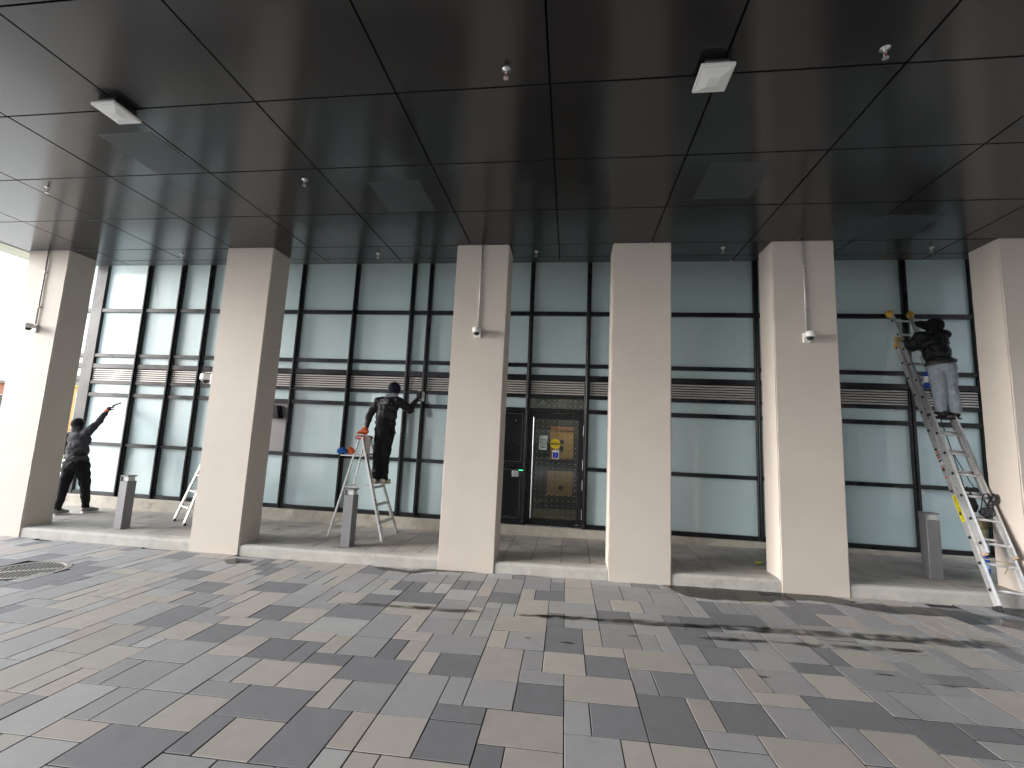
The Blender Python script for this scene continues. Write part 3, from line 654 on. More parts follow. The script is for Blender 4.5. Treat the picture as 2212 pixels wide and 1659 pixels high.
# vestibule seen through the glass
bm = bmesh.new(); box(bm, -1.75, -1.68, 8.42, 11.3, .285, 3.0); box(bm, .92, .99, 8.42, 11.3, .285, 3.0); box(bm, -1.68, .92, 10.42, 10.5, .285, 3.0); box(bm, -1.75, .99, 8.42, 11.3, 3.0, 3.06)
o = obj('vestibule_walls', bm, mat('vestibule_dark', (.035, .036, .032), .6)); tag(o, kind='structure')
o = obj('vestibule_floor', bx(-1.68, .92, 8.352, 10.42, .27, .292), mat('vestibule_floor', (.14, .13, .11), .35)); tag(o, kind='structure')
ub = empty('notice_board', (-.18, 10.41, 1.74)); tag(ub, 'brown wooden board with inset frame seen through the door glass', 'board')
obj('backing', bx(-.27, .27, -.03, 0, -.37, .385, .004), M_wood, ub); obj('top_batten', bx(-.24, .27, -.05, -.031, .29, .375, .004), mat('red_wood', (.30, .12, .06), .5), ub)
obj('inset_door', bx(-.06, .26, -.05, -.031, -.33, .23, .004), M_wood2, ub); obj('knob', lathe(bmesh.new(), [(.05, 0), (.05, .012)], 20, Matrix.Translation((.0, -.05, .05)) @ Matrix.Rotation(R(90), 4, 'X')), M_dark, ub)
obj('lock_box', bx(-.05, .04, -.07, -.0505, -.16, -.05, .004), M_dark, ub)
for k in range(3): obj('slat', bx(-.2 + k * .05, -.185 + k * .05, -.045, -.031, -.355, -.05), M_signw if k else M_wood, ub)
lb = empty('wooden_panel', (-.195, 10.41, .86)); tag(lb, 'tan wooden panel with a small dark square, low behind the door glass', 'panel')
obj('board', bx(-.29, .285, -.03, 0, -.275, .265, .004), M_wood2, lb); obj('dark_square', bx(-.03, .075, -.036, -.031, -.15, -.055), mat('brown_dark', (.06, .03, .02), .6), lb)
il = empty('vestibule_lamp', (-.2, 9.55, 2.998)); tag(il, 'small lit ceiling lamp inside the lobby behind the glass door', 'lamp')
obj('lamp_case', bx(-.16, .16, -.16, .16, -.03, 0, .004), M_whitep, il); obj('lamp_glass', bx(-.14, .14, -.14, .14, -.042, -.0305), mat('lamp_on', (.9, .85, .7), .5, emit=((1, .84, .58), 11.0)), il)

# ------------------------------------------------------------------ bollards
bo = empty('bollard', (0, 0, 0))
obj('post', bx(-.075, .075, -.075, .075, 0, .745, .004), M_boll, bo)
obj('lamp_core', bx(-.06, .06, -.055, .055, .7455, .815, .002), M_bolld, bo)
obj('lamp_fin', bx(-.075, -.0605, -.075, .075, .7455, .815, .002), M_boll, bo)
obj('cap', bx(-.076, .076, -.076, .076, .8155, .835, .004), M_boll, bo)
for i, (x, y, l) in enumerate([(-7.07, 6.57, 'grey light bollard in front of the worker at the left end'), (-3.22, 6.53, 'grey light bollard in front of the red topped stepladder'), (4.70, 6.72, 'grey light bollard beside the extension ladder')]):
    o = bo if i == 0 else copy_tree(bo)
    o.location = (x, y, tz(x)); tag(o, l, 'bollard', 'square light bollards on the terrace'); o.rotation_euler = (0, 0, R(-4))

# ------------------------------------------------------------------ stepladders
def stepladder(loc, rz, h, steps, foot_w, top_w, front, rear, label, cap_mat, stickers=True, hollow=False):
    """local: +x is the climbing side, rails at +-y"""
    t = empty('stepladder', loc, rz); tag(t, label, 'stepladder')
    cx = .06
    fr, rr = [], []
    for s in (-1, 1):
        a = Vector((front, s * foot_w / 2, .012)); b = Vector((cx * .6, s * top_w / 2, h)); fr.append((a, b))
        bm = bmesh.new(); M4, l = frame_to(a, b, (0, 1, 0))
        box(bm, -.012, .012, -.034, .034, 0, l, .002, M4); rail = obj('front_rail', bm, M_alu, t)
        bm = bmesh.new(); box(bm, -.0145, .0145, -.040, -.0345, .0, l - .02, .001, M4); box(bm, -.0145, .0145, .0345, .040, .0, l - .02, .001, M4); obj('flange', bm, M_aluw, rail)
        bm = bmesh.new(); box(bm, -.02, .02, -.045, .045, -.012, .03, .003, M4); obj('foot', bm, M_dark if not stickers else M_galv, rail)
        if stickers and s < 0:
            for (u, ln, mm) in ((.16, .03, M_text), (.24, .018, M_text), (.29, .012, M_text), (.33, .012, M_text), (.37, .03, M_text), (.86, .10, mat('label_grey', (.25, .25, .25), .5)), (.94, .02, M_red)):
                bm = bmesh.new(); sg = -1
                # outer web faces -y
                c = a.lerp(b, u)
                box(bm, .0122, .0132, -.018, .018, u * l, u * l + ln, 0, M4); box(bm, -.0132, -.0122, -.018, .018, u * l, u * l + ln, 0, M4)
                obj('sticker', bm, mm, rail)
        c0 = Vector((rear, s * foot_w * .40, .012)); c1 = Vector((-cx * .6, s * top_w * .42, h - .03)); rr.append((c0, c1))
        bm = bmesh.new(); bar(bm, c0, c1, .022, .034, (0, 1, 0)); rl = obj('rear_rail', bm, M_aluw, t)
        bm = bmesh.new(); bar(bm, c0 + Vector((0, 0, -.012)), c0 + Vector((0, 0, .03)), .045, .03); obj('foot', bm, M_galv, rl)
    for k in range(steps):
        u = (k + 1) / (steps + 1)
        pa = fr[0][0].lerp(fr[0][1], u); pb = fr[1][0].lerp(fr[1][1], u)
        st_ = obj('step', bx(pa.x - .048, pa.x + .038, pa.y + .012, pb.y - .012, pa.z - .022, pa.z, .003), M_alu, t)
        bm = bmesh.new()
        for q in range(5): box(bm, pa.x - .042 + q * .018, pa.x - .036 + q * .018, pa.y + .016, pb.y - .016, pa.z + .0004, pa.z + .003)
        obj('tread', bm, M_galv, st_)
    for u in (.12, .5):
        p = rr[0][0].lerp(rr[0][1], u); q = rr[1][0].lerp(rr[1][1], u)
        bm = bmesh.new(); bar(bm, p + Vector((0, .02, 0)), q - Vector((0, .02, 0)), .02, .03); obj('rear_bar', bm, M_alu, t)
    for s in (0, 1):
        p = fr[s][0].lerp(fr[s][1], .52); q = rr[s][0].lerp(rr[s][1], .50); md = (p + q) / 2 + Vector((0, 0, -.015))
        bm = bmesh.new(); bar(bm, p, md, .006, .02); bar(bm, md, q, .006, .02); obj('spreader', bm, M_aluw, t)
    bm = bmesh.new(); box(bm, -cx - .03, cx + .03, -top_w / 2 - .03, top_w / 2 + .03, h - .035, h + .03, .012, seg=2); cp = obj('top_cap', bm, cap_mat, t)
    bm = bmesh.new(); box(bm, -cx + .005, cx - .005, -top_w / 2 + .01, top_w / 2 - .01, h + .0305, h + .034); obj('tool_tray', bm, mat('cap_dark', (.30, .03, .02), .6), cp)
    bm = bmesh.new()
    for q in (-.05, 0, .05): lathe(bm, [(.010, 0), (.010, .006)], 10, Matrix.Translation((q, -top_w / 2 - .0295, h)) @ Matrix.Rotation(R(90), 4, 'X'))
    obj('rivets', bm, M_steel, cp)
    return t
LA = (-3.45, 7.27)
la = stepladder((LA[0], LA[1], tz(-3.4)), 0, 1.60, 5, .60, .26, .585, -.36, 'aluminium stepladder with a red top carrying a worker', M_red)
# paint shelf hinged at the back of the ladder
tr_ = obj('paint_shelf', bx(-.32, .08, -.16, .16, 1.285, 1.305, .004), M_alu, la)
lc = stepladder((-6.43, 7.56, tz(-6.43)), R(-122), 1.35, 4, .56, .30, .42, -.32, 'small white aluminium stepladder half hidden behind the second column', M_aluw, False)

# ------------------------------------------------------------------ cloth helpers
def union(name, parts, M, parent, voxel=.012, smooth=4, disp=0.0, dscale=.08, factor=.5, decim=1.0):
    bm = bmesh.new()
    for p in parts:
        if p[0] == 'c':
            _, a, b, r0, r1 = p; a = Vector(a); b = Vector(b)
            M4, l = frame_to(a, b)
            prof = [(r0 * math.sin(R(t)), -r0 * math.cos(R(t))) for t in (0, 25, 50, 75)] + [(r0, 0), (r1, l)] + [(r1 * math.cos(R(t)), l + r1 * math.sin(R(t))) for t in (15, 40, 65, 90)]
            lathe(bm, prof, 16, M4)
        elif p[0] == 'e':
            _, c, ax, rot = p
            r = bmesh.ops.create_uvsphere(bm, u_segments=20, v_segments=14, radius=1)
            bmesh.ops.transform(bm, matrix=Matrix.Translation(Vector(c)) @ Euler(rot).to_matrix().to_4x4() @ Matrix.Diagonal((*ax, 1)), verts=r['verts'])
        elif p[0] == 'b':
            _, lo, hi, M4 = p
            box(bm, lo[0], hi[0], lo[1], hi[1], lo[2], hi[2], .002, M4)
    me = bpy.data.meshes.new(name); bm.to_mesh(me); bm.free()
    o = bpy.data.objects.new(name, me); C.objects.link(o)
    md = o.modifiers.new('r', 'REMESH'); md.mode = 'VOXEL'; md.voxel_size = voxel
    md = o.modifiers.new('s', 'SMOOTH'); md.iterations = smooth; md.factor = factor
    if disp > 0:
        tx = bpy.data.textures.new(name + '_folds', 'CLOUDS'); tx.noise_scale = dscale; tx.noise_depth = 2
        md = o.modifiers.new('d', 'DISPLACE'); md.texture = tx; md.texture_coords = 'LOCAL'; md.strength = disp; md.mid_level = .5
        md = o.modifiers.new('s2', 'SMOOTH'); md.iterations = 1; md.factor = .5
    dg = bpy.context.evaluated_depsgraph_get(); me2 = bpy.data.meshes.new_from_object(o.evaluated_get(dg)); me2.name = name
    bpy.data.objects.remove(o); bpy.data.meshes.remove(me)
    me2.materials.clear(); me2.materials.append(M)
    for p in me2.polygons: p.use_smooth = True
    o = bpy.data.objects.new(name, me2); C.objects.link(o)
    if parent is not None:
        o.parent = parent; o.matrix_parent_inverse = Matrix.Translation(-parent.location)
    return o
def cloth_mat(name, col, rough=.85, bs=90, sheen=.0, var=.12):
    return mat(name, col, rough, spec=.3, var=var, vscale=14, bump=.35, bscale=bs)
M_skin = mat('skin', (.42, .26, .19), .55, var=.05)
def hand(parts, wrist, tip, palm_n, size=1.0, curl=.5):
    """palm + five separate curled fingers; wrist->tip is the hand direction, palm_n the palm normal"""
    w = Vector(wrist); d = (Vector(tip) - w).normalized(); n = Vector(palm_n); n = (n - d * n.dot(d)).normalized(); s = d.cross(n)
    P = lambda a, b, c: w + (d * a + s * b + n * c) * size
    parts.append(('c', P(0, 0, 0), P(.045, 0, 0), .028 * size, .030 * size))
    parts.append(('c', P(.03, -.022, 0), P(.085, -.028, .004), .017 * size, .014 * size)); parts.append(('c', P(.03, .022, 0), P(.085, .026, .004), .017 * size, .014 * size)); parts.append(('c', P(.03, 0, 0), P(.09, 0, .004), .018 * size, .014 * size))
    for k, (b, ln) in enumerate(((-.033, .060), (-.011, .072), (.012, .068), (.033, .052))):
        a0 = P(.088, b, .004); a1 = P(.088 + ln * .5 * (1 - curl * .4), b * 1.08, .004 + ln * .45 * curl); a2 = P(.088 + ln * (.75 - curl * .55), b * 1.08, .004 + ln * .95 * curl)
        parts.append(('c', a0, a1, .0095 * size, .0088 * size)); parts.append(('c', a1, a2, .0088 * size, .0078 * size))
    a0 = P(.02, -.03, .01); a1 = P(.055, -.056, .024); a2 = P(.082, -.052, .044)
    parts.append(('c', a0, a1, .013 * size, .0105 * size)); parts.append(('c', a1, a2, .0105 * size, .009 * size))
def shoe(parts, heel, toe, w=.05):
    h = Vector(heel); t = Vector(toe); d = (t - h).normalized(); L_ = (t - h).length
    up = Vector((0, 0, 1)); sd = d.cross(up).normalized()
    M4 = Matrix.Identity(4)
    for i in range(3): M4[i][0] = d[i]; M4[i][1] = sd[i]; M4[i][2] = up[i]
    M4.translation = h
    def E(a, b, c, ax): parts.append(('e', M4 @ Vector((a, b, c)), ax, M4.to_3x3().to_euler()))
    E(L_ * .16, 0, .052, (L_ * .19, w * .80, .050)); E(L_ * .20, 0, .095, (L_ * .15, w * .78, .045)); E(L_ * .45, 0, .045, (L_ * .30, w * .88, .044)); E(L_ * .72, 0, .032, (L_ * .27, w * .98, .032))
def sole(heel, toe, M, parent, w=.052):
    h = Vector(heel); t = Vector(toe); d = (t - h); L_ = d.length; d.normalize(); sd = d.cross(Vector((0, 0, 1))).normalized()
    pr = [(-.02, .55), (.05, .85), (.35, .72), (.65, .98), (.85, .85), (.98, .45)]
    pts = [h + d * (L_ * a) + sd * (w * b) for a, b in pr] + [h + d * (L_ * a) - sd * (w * b) for a, b in pr[::-1]]
    bm = bmesh.new(); lo = [bm.verts.new(p) for p in pts]; hi = [bm.verts.new(p + Vector((0, 0, .022))) for p in pts]
    n = len(pts); bm.faces.new(lo); bm.faces.new(hi[::-1])
    for i in range(n): bm.faces.new((lo[(i + 1) % n], lo[i], hi[i], hi[(i + 1) % n]))
    bmesh.ops.recalc_face_normals(bm, faces=bm.faces)
    o = obj('sole', bm, M); o.parent = parent; o.matrix_parent_inverse = Matrix.Translation(-parent.location); return o

def lerp(a, b, t): return Vector(a).lerp(Vector(b), t)
def body_mesh(J, root):
    parts = []
    for s in 'LR':
        parts += [('c', J['hip' + s], J['knee' + s], .075, .052), ('c', J['knee' + s], J['ankle' + s], .050, .036), ('c', J['sh' + s], J['elb' + s], .046, .036), ('c', J['elb' + s], J['wr' + s], .036, .026)]
    ax = J.get('rz', 0)
    parts += [('e', J['pelvis'], (.13, .09, .10), (0, 0, ax)), ('e', lerp(J['pelvis'], J['chest'], .5), (.11, .085, .14), (0, 0, ax)), ('e', J['chest'], (.13, .09, .15), (0, 0, ax)),
              ('c', J['shL'], J['shR'], .05, .05), ('c', lerp(J['chest'], J['neck'], .6), J['head'], .052, .052)]
    h = Vector(J['head']); f = Vector(J['face']).normalized(); s = f.cross(Vector((0, 0, 1))).normalized(); u = s.cross(f)
    hr = (0, 0, math.atan2(-f.x, f.y))
    parts += [('e', h + u * .02, (.076, .095, .100), hr), ('e', h + f * .025 - u * .045, (.055, .066, .065), hr), ('e', h + f * .098 - u * .012, (.013, .017, .020), hr),
              ('e', h + s * .078, (.010, .018, .028), hr), ('e', h - s * .078, (.010, .018, .028), hr), ('e', h + f * .082 - u * .055, (.022, .010, .007), hr)]
    parts += [('e', h + f * .086 + u * .018 + s * .032, (.014, .010, .008), hr), ('e', h + f * .086 + u * .018 - s * .032, (.014, .010, .008), hr)]
    return union('body', parts, M_skin, root, .011, 3)
def hair_cap(J, root, M):
    h = Vector(J['head']); f = Vector(J['face']).normalized(); hr = (0, 0, math.atan2(-f.x, f.y))
    return union('hair', [('e', h - f * .018 + Vector((0, 0, .035)), (.085, .098, .090), hr)], M, root, .012, 2)

# ------------------------------------------------------------------ worker on the stepladder
pa = empty('person', (-3.13, 7.33, .93)); tag(pa, 'worker in black jacket and navy hood standing on the red topped stepladder, wiping the glass', 'person')
JA = dict(ankleL=(-3.20, 7.29, 1.02), ankleR=(-3.07, 7.33, 1.02), kneeL=(-3.215, 7.33, 1.40), kneeR=(-3.085, 7.34, 1.40), hipL=(-3.20, 7.33, 1.80), hipR=(-3.045, 7.33, 1.80), pelvis=(-3.125, 7.33, 1.84), chest=(-3.12, 7.37, 2.20), neck=(-3.075, 7.40, 2.44), head=(-3.05, 7.445, 2.545),
          shL=(-3.29, 7.36, 2.325), shR=(-2.95, 7.38, 2.345), elbL=(-3.41, 7.31, 2.07), wrL=(-3.425, 7.26, 1.86), elbR=(-2.80, 7.58, 2.21), wrR=(-2.79, 7.81, 2.38), face=(.25, .95, .05))
body_mesh(JA, pa)
MA = cloth_mat('black_nylon', (.016, .014, .018), .5); MAt = cloth_mat('black_cotton', (.009, .009, .010), .9)
j = [('e', (-3.12, 7.345, 2.08), (.185, .135, .20), (0, 0, 0)), ('e', (-3.12, 7.365, 2.24), (.20, .13, .15), (0, 0, 0)), ('e', (-3.125, 7.34, 1.955), (.185, .14, .10), (0, 0, 0)), ('c', (-3.25, 7.36, 2.33), (-3.0, 7.38, 2.35), .075, .075), ('c', (-3.08, 7.385, 2.36), (-3.06, 7.41, 2.44), .075, .062)]
j += [('c', JA['shL'], JA['elbL'], .078, .062), ('c', JA['elbL'], lerp(JA['elbL'], JA['wrL'], .9), .064, .045), ('c', JA['shR'], JA['elbR'], .080, .066), ('c', JA['elbR'], lerp(JA['elbR'], JA['wrR'], .9), .068, .044)]
union('jacket', j, MA, pa, .011, 3, .035, .07)
t_ = [('e', (-3.125, 7.325, 1.84), (.178, .135, .13), (0, 0, 0)), ('c', (-3.125, 7.33, 1.80), (-3.125, 7.335, 1.97), .145, .15)]
for s in 'LR': t_ += [('c', JA['hip' + s], JA['knee' + s], .098, .080), ('c', JA['knee' + s], lerp(JA['knee' + s], JA['ankle' + s], .97), .080, .062)]
union('trousers', t_, MAt, pa, .011, 3, .03, .07)
union('hood', [('e', (-3.05, 7.425, 2.555), (.104, .118, .122), (0.1, 0, -.2)), ('c', (-3.075, 7.39, 2.44), (-3.06, 7.42, 2.50), .075, .088)], cloth_mat('navy_cotton', (.012, .013, .030), .9), pa, .010, 3, .012, .06)
union('collar', [('c', (-3.13, 7.325, 2.425), (-3.00, 7.335, 2.44), .038, .036), ('c', (-3.15, 7.36, 2.42), (-3.13, 7.325, 2.425), .034, .038), ('c', (-3.00, 7.335, 2.44), (-2.985, 7.38, 2.44), .036, .032)], cloth_mat('grey_fleece', (.34, .37, .41), .95), pa, .008, 2, .01, .04)
# three leaf emblem on the back
bm = bmesh.new()
for ang, L_, wd in ((0, .078, .027), (52, .086, .024), (-52, .086, .024)):
    pts = [Vector((wd * math.sin(math.pi * t), 0, L_ * t)) for t in [k / 12 for k in range(13)]] + [Vector((-wd * math.sin(math.pi * t), 0, L_ * t)) for t in [k / 12 for k in range(11, 0, -1)]]
    Rm = Matrix.Rotation(R(ang), 3, 'Y'); pts = [Rm @ p for p in pts]
    for a, b in zip(pts, pts[1:] + pts[:1]): bar(bm, a, b, .004, .009, (0, 1, 0), 0)
for zz in (-.004, -.014): bar(bm, (-.06, 0, zz), (.06, 0, zz), .004, .006, (0, 1, 0), 0)
bmesh.ops.transform(bm, matrix=Matrix.Translation((-3.13, 7.228, 2.29)) @ Matrix.Rotation(R(-6), 4, 'X'), verts=bm.verts)
o = obj('back_emblem', bm, mat('emblem_grey', (.6, .6, .62), .6)); o.parent = pa; o.matrix_parent_inverse = Matrix.Translation(-pa.location)
M_cream = mat('cream_leather', (.62, .57, .46), .6, var=.08, vscale=20)
for (h_, t2) in (((-3.205, 7.235, .953), (-3.235, 7.50, .953)), ((-3.075, 7.275, .953), (-3.055, 7.54, .953))):
    sp_ = []; shoe(sp_, h_, t2, .055); sh = union('shoe', sp_, M_cream, pa, .008, 2)
    sole((h_[0], h_[1], h_[2] - .018), (t2[0], t2[1], t2[2] - .018), mat('sole_white', (.65, .62, .55), .7), pa)
g = []; hand(g, lerp(JA['elbL'], JA['wrL'], .95), Vector(JA['wrL']) + Vector((-.005, -.02, -.08)), (-.6, .6, 0), 1.08, .7); g.append(('c', lerp(JA['elbL'], JA['wrL'], .8), JA['wrL'], .042, .036)); union('glove', g, M_orange, pa, .006, 1)
g = []; hand(g, JA['wrR'], Vector(JA['wrR']) + Vector((.01, .10, .10)), (.2, .6, -.7), 1.1, .6); g.append(('c', lerp(JA['elbR'], JA['wrR'], .8), JA['wrR'], .042, .036)); union('glove', g, mat('black_glove', (.018, .018, .018), .7), pa, .006, 1)
bm = bmesh.new(); path_tube(bm, [(-2.945, 7.30, 1.93), (-2.93, 7.28, 1.84), (-2.90, 7.27, 1.78), (-2.925, 7.28, 1.74)], .009, 8); o = obj('belt_hook', bm, M_dark); o.parent = pa; o.matrix_parent_inverse = Matrix.Translation(-pa.location)
# scrubbing pad in the right hand
br = empty('scrubber', (-2.79, 8.0, 2.50)); tag(br, 'black scrubbing pad with clear squeegee held against the glass by the stepladder worker', 'scrubber')
obj('pad', bx(-.055, .035, -.03, .03, -.035, .085, .012, seg=2), M_dark, br); obj('blade', bx(.0355, .09, .015, .03, -.09, .08, .003), mat('blade_grey', (.45, .5, .5), .2), br)
obj('pad_top', bx(-.04, .025, -.02, .02, .0855, .105, .006), mat('pad_grey', (.35, .35, .34), .8), br)
# cloths and gloves on the ladder
def rag(name, pts, M, label, cat, voxel=.007, disp=.02):
    o = union(name, pts, M, None, voxel, 2, disp, .03); tag(o, label, cat); return o
rag('cleaning_cloth', [('e', (-3.72, 7.10, 1.47), (.055, .05, .045), (.2, .3, 0)), ('e', (-3.77, 7.09, 1.455), (.045, .045, .05), (.2, -.4, 0)), ('e', (-3.69, 7.12, 1.452), (.05, .05, .035), (0, 0, 0))], mat('blue_cloth', (.02, .13, .48), .85), 'blue cloth bundled on the shelf of the stepladder', 'cloth')
rag('orange_cloth', [('e', (-3.605, 7.13, 1.485), (.055, .045, .045), (0, .4, 0)), ('e', (-3.57, 7.12, 1.458), (.05, .05, .04), (0, 0, 0)), ('c', (-3.61, 7.10, 1.48), (-3.60, 7.10, 1.42), .025, .018)], M_orange, 'orange cloth beside the blue cloth on the stepladder shelf', 'cloth')
rag('rubber_glove', [('c', (-3.52, 7.22, 1.775), (-3.42, 7.22, 1.80), .028, .032), ('c', (-3.42, 7.22, 1.80), (-3.38, 7.21, 1.79), .034, .03), ('c', (-3.53, 7.20, 1.77), (-3.54, 7.17, 1.76), .014, .012), ('c', (-3.46, 7.19, 1.775), (-3.49, 7.16, 1.77), .013, .012)], M_orange, 'orange rubber glove lying on the red ladder top', 'glove')
rag('hanging_rag', [('c', (-3.335, 7.14, 1.70), (-3.33, 7.13, 1.46), .026, .030), ('c', (-3.30, 7.15, 1.69), (-3.29, 7.13, 1.42), .022, .022), ('c', (-3.37, 7.14, 1.70), (-3.38, 7.12, 1.52), .018, .012)], mat('grey_rag', (.42, .40, .36), .95), 'pale grey rag hanging from the top of the stepladder', 'rag')

# ------------------------------------------------------------------ worker at the left end
pc = empty('person', (-8.9, 7.28, tz(-8.9))); tag(pc, 'worker in dark grey jacket at the left end reaching up to the glass', 'person')
zt = tz(-8.9)
JC = dict(ankleL=(-9.02, 7.13, zt + .10), ankleR=(-8.85, 7.47, zt + .10), kneeL=(-9.06, 7.20, .55), kneeR=(-8.86, 7.40, .60), hipL=(-9.09, 7.28, .96), hipR=(-8.92, 7.34, .98), pelvis=(-9.01, 7.32, 1.01), chest=(-9.15, 7.42, 1.38), neck=(-9.27, 7.46, 1.585), head=(-9.33, 7.50, 1.69),
          shL=(-9.40, 7.42, 1.47), shR=(-9.07, 7.46, 1.53), elbL=(-9.50, 7.45, 1.22), wrL=(-9.45, 7.60, 1.05), elbR=(-9.05, 7.63, 1.76), wrR=(-9.14, 7.82, 1.98), face=(.1, .97, .15), rz=.15)
body_mesh(JC, pc)
MC = cloth_mat('charcoal_fleece', (.045, .043, .050), .9); MCt = cloth_mat('black_denim', (.010, .010, .011), .9)
j = [('e', (-9.09, 7.36, 1.22), (.185, .14, .19), (0, 0, .15)), ('e', (-9.16, 7.42, 1.40), (.195, .135, .15), (0, .1, .15)), ('e', (-9.02, 7.32, 1.07), (.195, .145, .09), (0, .15, .1)), ('c', (-9.36, 7.43, 1.48), (-9.10, 7.46, 1.53), .07, .07), ('c', (-9.22, 7.44, 1.50), (-9.26, 7.45, 1.58), .088, .075)]
j += [('c', JC['shL'], JC['elbL'], .075, .06), ('c', JC['elbL'], lerp(JC['elbL'], JC['wrL'], .9), .06, .045), ('c', JC['shR'], JC['elbR'], .078, .055), ('c', JC['elbR'], lerp(JC['elbR'], JC['wrR'], .92), .055, .040)]
union('jacket', j, MC, pc, .011, 3, .04, .07)
t_ = [('e', (-9.005, 7.31, .98), (.185, .14, .13), (0, 0, .2)), ('c', (-9.0, 7.31, .96), (-9.02, 7.33, 1.08), .145, .14)]
for s in 'LR': t_ += [('c', JC['hip' + s], JC['knee' + s], .112, .082), ('c', JC['knee' + s], lerp(JC['knee' + s], JC['ankle' + s], .95), .080, .055)]
union('trousers', t_, MCt, pc, .011, 3, .04, .08)
union('hood', [('e', (-9.335, 7.485, 1.70), (.095, .11, .115), (0, 0, .1)), ('c', (-9.26, 7.44, 1.56), (-9.31, 7.47, 1.63), .08, .088)], cloth_mat('black_hood', (.010, .010, .011), .95), pc, .010, 3, .01, .05)
M_trainer = mat('grey_trainer', (.22, .22, .21), .7, var=.15, vscale=25)
for (h_, t2) in (((-9.02, 7.07, zt + .015), (-9.03, 7.34, zt + .015)), ((-8.85, 7.41, zt + .015), (-8.81, 7.68, zt + .015))):
    sp_ = []; shoe(sp_, h_, t2, .05); union('shoe', sp_, M_trainer, pc, .008, 2); sole((h_[0], h_[1], h_[2] - .012), (t2[0], t2[1], t2[2] - .012), M_signw, pc)
g = []; hand(g, JC['wrR'], Vector(JC['wrR']) + Vector((-.01, .06, .09)), (-.1, .7, -.6), 1.05, .75); union('glove', g, mat('black_glove', (.018, .018, .018), .7), pc, .006, 1)
g = []; hand(g, JC['wrL'], Vector(JC['wrL']) + Vector((.02, .06, -.07)), (.5, .5, .3), 1.05, .5); union('glove', g, mat('black_glove', (.018, .018, .018), .7), pc, .006, 1)
union('cuff', [('c', lerp(JC['elbR'], JC['wrR'], .90), lerp(JC['elbR'], JC['wrR'], 1.0), .043, .041)], M_orange, pc, .007, 1)
sq = empty('squeegee', (-9.15, 7.9, 2.06)); tag(sq, 'small black squeegee held up to the glass by the left worker', 'squeegee')
bm = bmesh.new(); bar(bm, (-.02, -.03, -.05), (.02, .08, .06), .022, .022, bev=.004); obj('handle', bm, M_dark, sq)
bm = bmesh.new(); bar(bm, (-.06, .075, .03), (.10, .10, .10), .02, .03, bev=.004); obj('blade', bm, M_dark, sq)

# ------------------------------------------------------------------ extension ladder
FX, FY = 4.85, 6.018; FZ = gz(FX)
lad = empty('extension_ladder', (FX, FY, FZ)); tag(lad, 'long aluminium extension ladder with yellow rail tips leaning on the glass wall', 'ladder')
foot = Vector((0, 0, .01)); topv = Vector((5.17 - FX, 8.02 - FY, 4.07 - FZ)); ld = (topv - foot).normalized(); LL = (topv - foot).length
xa = Vector((1, 0, 0)); xa = (xa - ld * xa.dot(ld)).normalized(); na = xa.cross(ld)            # na points towards the glass
if na.y < 0: na = -na
LW = .375
def lp(u, a=0, n=0): return foot + ld * u + xa * a + na * n
def lmtx(u, a, n):
    M4 = Matrix.Identity(4)
    for i in range(3): M4[i][0] = xa[i]; M4[i][1] = na[i]; M4[i][2] = ld[i]
    M4.translation = lp(u, a, n); return M4
BASE = LL * .865
def rail(a, u0, u1, n, name='base_rail', sgn=1):
    bm = bmesh.new(); M4 = lmtx(u0, a, n); l = u1 - u0
    box(bm, -.003, .003, -.036, .036, 0, l, .001, M4)
    box(bm, min(0, sgn * .026), max(0, sgn * .026), -.0385, -.0355, 0, l, .001, M4); box(bm, min(0, sgn * .026), max(0, sgn * .026), .0355, .0385, 0, l, .001, M4)
    return obj(name, bm, M_alu, lad)
b0 = rail(0, 0, BASE, 0, 'base_rail', 1); b1 = rail(LW, 0, BASE, 0, 'base_rail', -1)
f0 = rail(.035, .62, LL, -.075, 'fly_rail', 1); f1 = rail(LW - .035, .62, LL, -.075, 'fly_rail', -1)
for k in range(13):
    u = .22 + k * .30
    if u < BASE:
        o = obj('rung', tube(bmesh.new(), lp(u, .004), lp(u, LW - .004), .016, seg=12), M_aluw, lad, True)
        for a in (-.006, LW + .006):
            bm = bmesh.new(); tube(bm, lp(u, a - .004), lp(u, a + .004), .019, seg=12); obj('rung_end', bm, M_dark, o)
for k in range(13):
    u = .74 + k * .30
    if u < LL - .05:
        o = obj('rung', tube(bmesh.new(), lp(u, .039, -.075), lp(u, LW - .039, -.075), .016, seg=12), M_aluw, lad, True)
        for a in (.028, LW - .028):
            bm = bmesh.new(); tube(bm, lp(u, a - .004, -.075), lp(u, a + .004, -.075), .019, seg=12); obj('rung_end', bm, M_dark, o)
for a in (.035, LW - .035):
    bm = bmesh.new(); box(bm, -.035, .035, -.055, .055, -.02, .09, .018, lmtx(LL, a, -.06), seg=2); obj('end_cap', bm, M_yell, lad, True)
for a in (0, LW):
    bm = bmesh.new(); box(bm, -.014, .014, -.042, .042, -.02, .05, .008, lmtx(BASE, a, 0)); obj('rail_cap', bm, M_yell, lad)
    bm = bmesh.new(); box(bm, -.02, .02, -.05, .05, -.02, .045, .004, lmtx(0, a, 0)); obj('foot', bm, M_dark, lad)
for a in (.035, LW - .035):
    bm = bmesh.new(); box(bm, -.012, .012, -.04, .04, -.03, .0, .004, lmtx(.62, a, -.075)); obj('fly_foot', bm, mat('worn_brown', (.36, .27, .19), .8), lad)
def decal(u, ln, a, M, w=.028, n=0, nm='sticker'):
    bm = bmesh.new(); box(bm, -.0045, -.0034, -w, w, 0, ln, 0, lmtx(u, a, n)); return obj(nm, bm, M, lad)
yl = decal(1.02, .34, 0, mat('label_yellow', (.80, .72, .02), .5), .030, nm='yellow_label')
